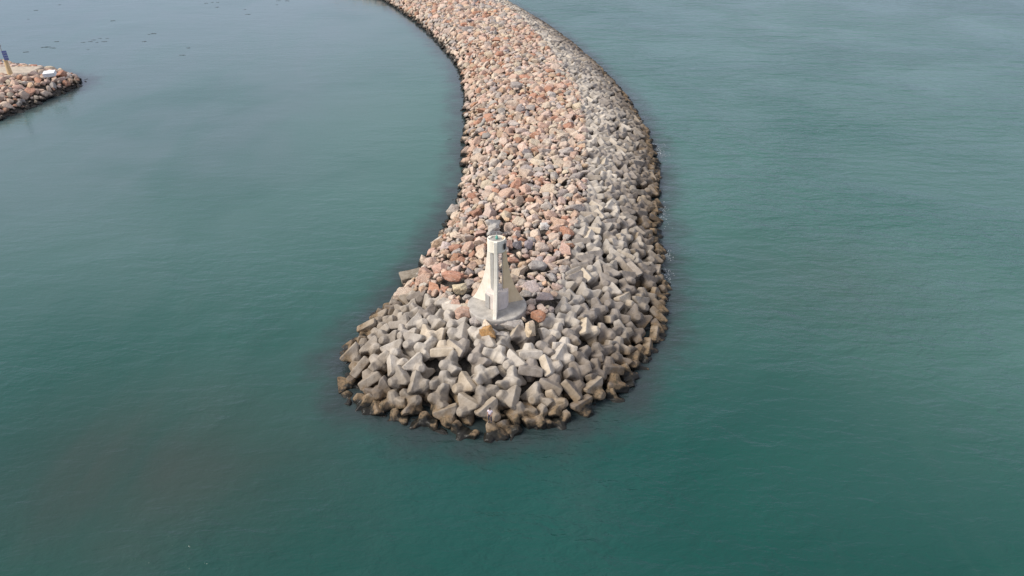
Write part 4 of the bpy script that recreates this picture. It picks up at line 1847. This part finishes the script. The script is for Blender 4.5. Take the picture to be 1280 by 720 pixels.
# lantern
ln = None
bm = bmesh.new()
lathe(bm, [(.12, 8.3), (.12, 8.36), (.16, 8.38), (.17, 8.44), (.14, 8.60), (.08, 8.74), (.05, 8.76)], 20, (.05, .1, 0))
ln = obj('lantern', bm, M['green'], lh, True)
ln.location = (0, 0, PT)
bm = bmesh.new()
tube(bm, (.05, .1, 8.79), (.05, .1, 9.08), .055, .03)
obj('lantern_tip', bm, M['galv'], ln)
bm = bmesh.new()
for k in range(5):
    a = R_(40 + k * 25)
    tube(bm, (.88 * math.cos(a), .88 * math.sin(a), 8.4), (.88 * math.cos(a), .88 * math.sin(a), 8.85), .018, None, 6)
for k in range(4):
    a, b = R_(40 + k * 25), R_(65 + k * 25)
    tube(bm, (.88 * math.cos(a), .88 * math.sin(a), 8.84), (.88 * math.cos(b), .88 * math.sin(b), 8.84), .018, None, 6)
o = obj('railing', bm, M['galv'], lh)
o.location = (0, 0, PT)

# ------------------------------------------------------------------ beacon on the opposite mole
bp = at(13, 93, 3.75)
bc = empty('harbour_beacon', bp)
tag(bc, 'yellow harbour beacon with a stack of blue solar panels on the opposite mole', 'beacon')
bm = bmesh.new()
lathe(bm, [(.72, -.3), (.70, .15), (.58, .2), (.42, 3.1), (.52, 3.15), (.52, 3.35), (.2, 3.36)], 14)
obj('column', bm, M['yellow'], bc)
bm = bmesh.new()
tube(bm, (-.1, 0, 3.3), (-.1, 0, 6.3), .10, .07)
box(bm, (-.1, 0, 3.42), (1.5, .22, .12))
mast = obj('mast', bm, M['greypaint'], bc)
bm = bmesh.new()
lathe(bm, [(.10, 6.25), (.20, 6.3), (.20, 6.55), (.12, 6.75), (.04, 6.8)], 12, (-.1, 0, 0))
obj('lantern', bm, M['greypaint'], bc)
for k in range(4):
    bm = bmesh.new()
    rot = Matrix.Rotation(R_(25), 3, 'Z') @ Matrix.Rotation(R_(-14), 3, 'X')
    box(bm, Vector((.52, -.25, 3.55 + k * .54)), (.95, .06, .47), rot, .01)
    obj('solar_panel', bm, M['solar'], bc)
bm = bmesh.new()
bmesh.ops.create_grid(bm, x_segments=14, y_segments=8, size=1)
for v in bm.verts:
    v.co = Vector((v.co.x * 6.4, v.co.y * 3.6, noise.noise(v.co * 2) * .1))
r = bmesh.ops.extrude_face_region(bm, geom=list(bm.faces))
for g in r['geom']:
    if isinstance(g, bmesh.types.BMVert):
        g.co.z += .55
bmesh.ops.recalc_face_normals(bm, faces=bm.faces)
o = obj('concrete_pad', bm, M['sand'], None, True)
o.location = (-118.5, 173.5, 3.2)
tag(o, 'sandy flat concrete pad on the opposite mole around the yellow beacon', 'concrete pad')
bm = bmesh.new()
box(bm, (0, 0, 0), (2.5, 1.5, .9), None, .06)
o = obj('concrete_block', bm, M['whiteblock'])
o.location = at(62, 92, 4.25)
o.rotation_euler = (R_(14), R_(-4), R_(10))
tag(o, 'white rectangular block lying among the boulders of the opposite mole', 'concrete block')

# ------------------------------------------------------------------ floating clumps and foam
SPOTS = [(34, 65, 1.1), (57, 59, 1.5), (66, 60, 1.2), (72, 52, 1.0), (104, 53, .8), (113, 52, 1.0), (117, 50, .8), (125, 48, .7), (131, 52, .8), (134, 48, .7), (128, 52, .6), (122, 53, .6),
         (140, 26, 1.0), (46, 13, 1.0), (74, 6, .8), (180, 52, 1.0), (191, 42, 1.1), (186, 43, .7), (235, 60, .9), (228, 69, 1.1), (271, 9, 1.0), (310, 18, 1.1), (306, 12, .8),
         (257, 4, .9), (265, 3, .8), (272, 3, .8), (348, 1, 1.0), (358, 1, 1.1), (346, 6, .7), (562, 174, .55), (110, 62, .6), (36, 24, .6)]
cm = []
for s in range(4):
    bm = bmesh.new()
    for k in range(7):
        c = Vector((random.gauss(0, .34), random.gauss(0, .14), 0))
        bmesh.ops.create_icosphere(bm, subdivisions=1, radius=random.uniform(.12, .3), matrix=Matrix.Translation(c) @ Matrix.Diagonal((1.5, .9, .35, 1)))
    for v in bm.verts:
        v.co += Vector((noise.noise(v.co * 5), noise.noise(v.co * 5 + Vector((9, 0, 0))), 0)) * .08
    m = bpy.data.meshes.new('seaweed_clump')
    bm.to_mesh(m)
    bm.free()
    m.materials.append(M['weed'])
    cm.append(m)
lab = []
for (px, py, s) in SPOTS:
    o = bpy.data.objects.new('floating_clump', random.choice(cm))
    o.location = at(px, py, .01)
    o.scale = (s * 1.05, s * .9, s * .8)
    o.rotation_euler = (0, 0, random.uniform(-.3, .3))
    link(o)
    if px > 500:
        l = 'single dark clump floating close beside the breakwater boulders'
    elif px < 90:
        l = 'dark clump floating on calm water behind the yellow beacon'
    elif px < 160:
        l = 'dark clump floating in calm harbour right of the yellow beacon'
    elif px < 250:
        l = 'dark clump floating alone on the calm harbour middle'
    else:
        l = 'dark clump floating near the top edge of the harbour'
    if s >= 1.0:
        l = l.replace('dark clump', 'large dark clump')
    elif s < .75:
        l = l.replace('dark clump', 'tiny dark clump')
    lab.append((o, l))
settle(lab, 'dark clump', 'floating clump', 'dark clumps floating in the harbour')

bm = bmesh.new()
FOAM = [(820, 186, 1.6), (817, 190, .9), (824, 192, .8), (822, 272, .9), (828, 262, .8), (833, 318, .6), (829, 372, .5), (835, 345, .5), (815, 180, .5)]
for (px, py, s) in FOAM:
    c0 = at(px, py, .02)
    for k in range(int(80 * s)):
        c = c0 + Vector((random.gauss(0, .8 * s), random.gauss(0, 1.5 * s), 0))
        bmesh.ops.create_icosphere(bm, subdivisions=1, radius=random.uniform(.018, .05), matrix=Matrix.Translation(c) @ Matrix.Diagonal((2.0, 1.0, .3, 1)))
o = obj('sea_foam', bm, M['foam'], None, True)
o['kind'] = 'stuff'
tag(o, 'white foam flecks where wavelets break on the seaward blocks', 'foam')


# ------------------------------------------------------------------ person
def skin_obj(name, pts, edges, rad, mat, parent=None, levels=2, root=0):
    me = bpy.data.meshes.new(name)
    me.from_pydata(pts, edges, [])
    o = link(bpy.data.objects.new(name, me), parent)
    o.modifiers.new('skin', 'SKIN').use_smooth_shade = True
    for i, r in enumerate(rad):
        sv = me.skin_vertices[0].data[i]
        sv.radius = (r, r) if not isinstance(r, tuple) else r
        sv.use_root = (i == root)
    ss = o.modifiers.new('sub', 'SUBSURF')
    ss.levels = ss.render_levels = levels
    bake_mods(o)
    o.data.materials.clear()
    o.data.materials.append(mat)
    o.data.polygons.foreach_set('use_smooth', [True] * len(o.data.polygons))
    return o


bpy.context.view_layer.update()
dg = bpy.context.evaluated_depsgraph_get()
best = None
for dx in np.arange(-1.6, 1.7, .2):
    for dy in np.arange(-1.0, 1.6, .2):
        hs = []
        for ox in (-.14, 0, .14):
            for oy in (-.12, .12):
                ok, loc, nr, *_ = SC.ray_cast(dg, Vector((-2.75 + dx + ox, 54.3 + dy + oy, 9)), Vector((0, 0, -1)))
                hs.append(loc.z if ok else -9)
        sc_ = (max(hs) - min(hs)) * 3 + abs(np.mean(hs) - 1.5) * .5 + abs(dx) * .6 + abs(dy) * .6
        if np.mean(hs) > .6 and (best is None or sc_ < best[0]):
            best = (sc_, dx, dy, max(hs))
_, dx, dy, hz = best
FEET = Vector((-2.75 + dx, 54.3 + dy, hz))

bp_, be, br = [], [], []


def bv(p, r, prev=None):
    bp_.append(p)
    br.append(r)
    if prev is not None:
        be.append((prev, len(bp_) - 1))
    return len(bp_) - 1


pel = bv((0, 0, .92), (.15, .10))
sp1 = bv((0, .0, 1.10), (.135, .095), pel)
ch = bv((0, .0, 1.30), (.155, .105), sp1)
nb = bv((0, .0, 1.44), (.075, .07), ch)
nk = bv((0, -.01, 1.50), .055, nb)
h1 = bv((0, -.02, 1.57), (.075, .085), nk)
h2 = bv((0, -.02, 1.66), (.078, .095), h1)
h3 = bv((0, -.015, 1.725), (.055, .06), h2)
for s in (-1, 1):
    hip = bv((s * .095, 0, .86), .088, pel)
    kn = bv((s * .11, -.02, .48), .056, hip)
    an = bv((s * .12, .02, .09), .04, kn)
    hl = bv((s * .125, -.03, .045), (.04, .035), an)
    bv((s * .135, -.14, .035), (.042, .028), hl)
    sh = bv((s * .185, 0, 1.40), .055, ch)
    el = bv((s * .245, .03, 1.13), .042, sh)
    wr = bv((s * .20, -.17, 1.00), .030, el)
    pm = bv((s * .175, -.235, .985), (.036, .022), wr)
    for k, (dx_, ln_) in enumerate(((-.030, .075), (-.010, .088), (.012, .083), (.032, .066))):
        b0 = bv((s * .175 + dx_, -.27, .98), .0095, pm)
        b1 = bv((s * .175 + dx_, -.27 - ln_ * .55, .968), .0088, b0)
        bv((s * .175 + dx_, -.27 - ln_ * .8, .94), .0078, b1)
    t0 = bv((s * .135, -.225, .985), .011, pm)
    bv((s * .118, -.27, .975), .0095, t0)
person = skin_obj('person', bp_, be, br, M['skin'])
person.location = FEET
person.rotation_euler = (0, 0, R_(-12))
tag(person, 'person in a white and pink shirt and dark blue trousers standing on a waterside block', 'person')
sh_o = skin_obj('shirt', [(0, 0, .90), (0, 0, 1.10), (0, 0, 1.30), (0, 0, 1.43), (.19, 0, 1.405), (.235, .02, 1.20), (-.19, 0, 1.405), (-.235, .02, 1.20)],
                [(0, 1), (1, 2), (2, 3), (2, 4), (4, 5), (2, 6), (6, 7)], [(.172, .125), (.165, .122), (.18, .13), (.09, .08), .075, .066, .075, .066], M['shirt'], person)
tr_o = skin_obj('trousers', [(0, 0, .95), (.098, 0, .84), (.112, -.02, .48), (.12, .015, .08), (-.098, 0, .84), (-.112, -.02, .48), (-.12, .015, .08)],
                [(0, 1), (1, 2), (2, 3), (0, 4), (4, 5), (5, 6)], [(.165, .115), .105, .078, .066, .105, .078, .066], M['denim'], person)
bm = bmesh.new()
bmesh.ops.create_uvsphere(bm, u_segments=20, v_segments=12, radius=1)
bmesh.ops.delete(bm, geom=[v for v in bm.verts if v.co.z < -.15 and v.co.y < .15 or v.co.z < -.6], context='VERTS')
bmesh.ops.transform(bm, matrix=Matrix.Translation((0, -.005, 1.675)) @ Matrix.Diagonal((.092, .108, .10, 1)), verts=bm.verts)
obj('hair', bm, M['hair'], person, True)
for s in (-1, 1):
    bm = bmesh.new()
    bmesh.ops.create_uvsphere(bm, u_segments=10, v_segments=8, radius=.011, matrix=Matrix.Translation((s * .031, -.105, 1.632)))
    obj('eye', bm, M['dark'], person, True)
    bm = bmesh.new()
    box(bm, (s * .13, -.06, .03), (.105, .29, .10), None, .03)
    obj('shoe', bm, M['shoe'], person, True)
bm = bmesh.new()
bmesh.ops.create_cone(bm, cap_ends=True, segments=8, radius1=.018, radius2=.008, depth=.05, matrix=Matrix.Translation((0, -.115, 1.60)) @ Matrix.Rotation(R_(20), 4, 'X'))
obj('nose', bm, M['skin'], person, True)

# ------------------------------------------------------------------ light
SUN_EL, SUN_AZ = R_(40), R_(257)            # azimuth clockwise from +y: the sun stands to the left behind thin cloud
w = bpy.data.worlds.new('World')
SC.world = w
w.use_nodes = True
nt = w.node_tree
bg = nt.nodes['Background']
sky = nt.nodes.new('ShaderNodeTexSky')
sky.sky_type = 'NISHITA'
sky.sun_disc = False
sky.sun_elevation = SUN_EL
sky.sun_rotation = SUN_AZ
sky.air_density = 1.0
sky.dust_density = 2.0
tc = nt.nodes.new('ShaderNodeTexCoord')
mp = nt.nodes.new('ShaderNodeMapping')
mp.inputs['Scale'].default_value = (1, 1, 2.6)
nt.links.new(tc.outputs['Generated'], mp.inputs['Vector'])
nz = nt.nodes.new('ShaderNodeTexNoise')
nz.inputs['Scale'].default_value = 1.7
nz.inputs['Detail'].default_value = 5
nz.inputs['Roughness'].default_value = .5
nz.inputs['Distortion'].default_value = .4
nt.links.new(mp.outputs['Vector'], nz.inputs['Vector'])
cr = nt.nodes.new('ShaderNodeValToRGB')
cr.color_ramp.elements[0].position = .3
cr.color_ramp.elements[0].color = (4.0, 4.2, 5.0, 1)
cr.color_ramp.elements[1].position = .72
cr.color_ramp.elements[1].color = (6.8, 6.8, 7.1, 1)
nt.links.new(nz.outputs['Fac'], cr.inputs['Fac'])
mx = nt.nodes.new('ShaderNodeMix')
mx.data_type = 'RGBA'
mx.inputs['Factor'].default_value = .82
nt.links.new(sky.outputs['Color'], mx.inputs[6])
nt.links.new(cr.outputs['Color'], mx.inputs[7])
sz = nt.nodes.new('ShaderNodeSeparateXYZ')
nt.links.new(tc.outputs['Generated'], sz.inputs[0])
hr = nt.nodes.new('ShaderNodeMapRange')
hr.interpolation_type = 'SMOOTHSTEP'
for k, x in zip(('From Min', 'From Max', 'To Min', 'To Max'), (0.0, 0.75, 1.0, 0.0)):
    hr.inputs[k].default_value = x
nt.links.new(sz.outputs['Z'], hr.inputs['Value'])
hm = nt.nodes.new('ShaderNodeMix')
hm.data_type = 'RGBA'
hm.blend_type = 'MULTIPLY'
nt.links.new(hr.outputs['Result'], hm.inputs['Factor'])
nt.links.new(mx.outputs[2], hm.inputs[6])
hm.inputs[7].default_value = (0.76, 0.84, 1.02, 1)
nt.links.new(hm.outputs[2], bg.inputs['Color'])
bg.inputs['Strength'].default_value = .107
sun = bpy.data.lights.new('sun', 'SUN')
sun.energy = 3.1
sun.angle = R_(26)
sun.color = (1, .93, .82)
so = bpy.data.objects.new('sun', sun)
link(so)
dirv = Vector((math.sin(SUN_AZ) * math.cos(SUN_EL), math.cos(SUN_AZ) * math.cos(SUN_EL), math.sin(SUN_EL)))
so.rotation_euler = (-dirv).to_track_quat('-Z', 'Y').to_euler()

vs = SC.view_settings
vs.view_transform = 'Standard'
vs.look = 'None'
vs.gamma = 1
vs.use_curve_mapping = False
vs.exposure = 0.45
SC.cycles.max_bounces = 6
SC.cycles.diffuse_bounces = 3
SC.cycles.glossy_bounces = 3
SC.cycles.use_denoising = True
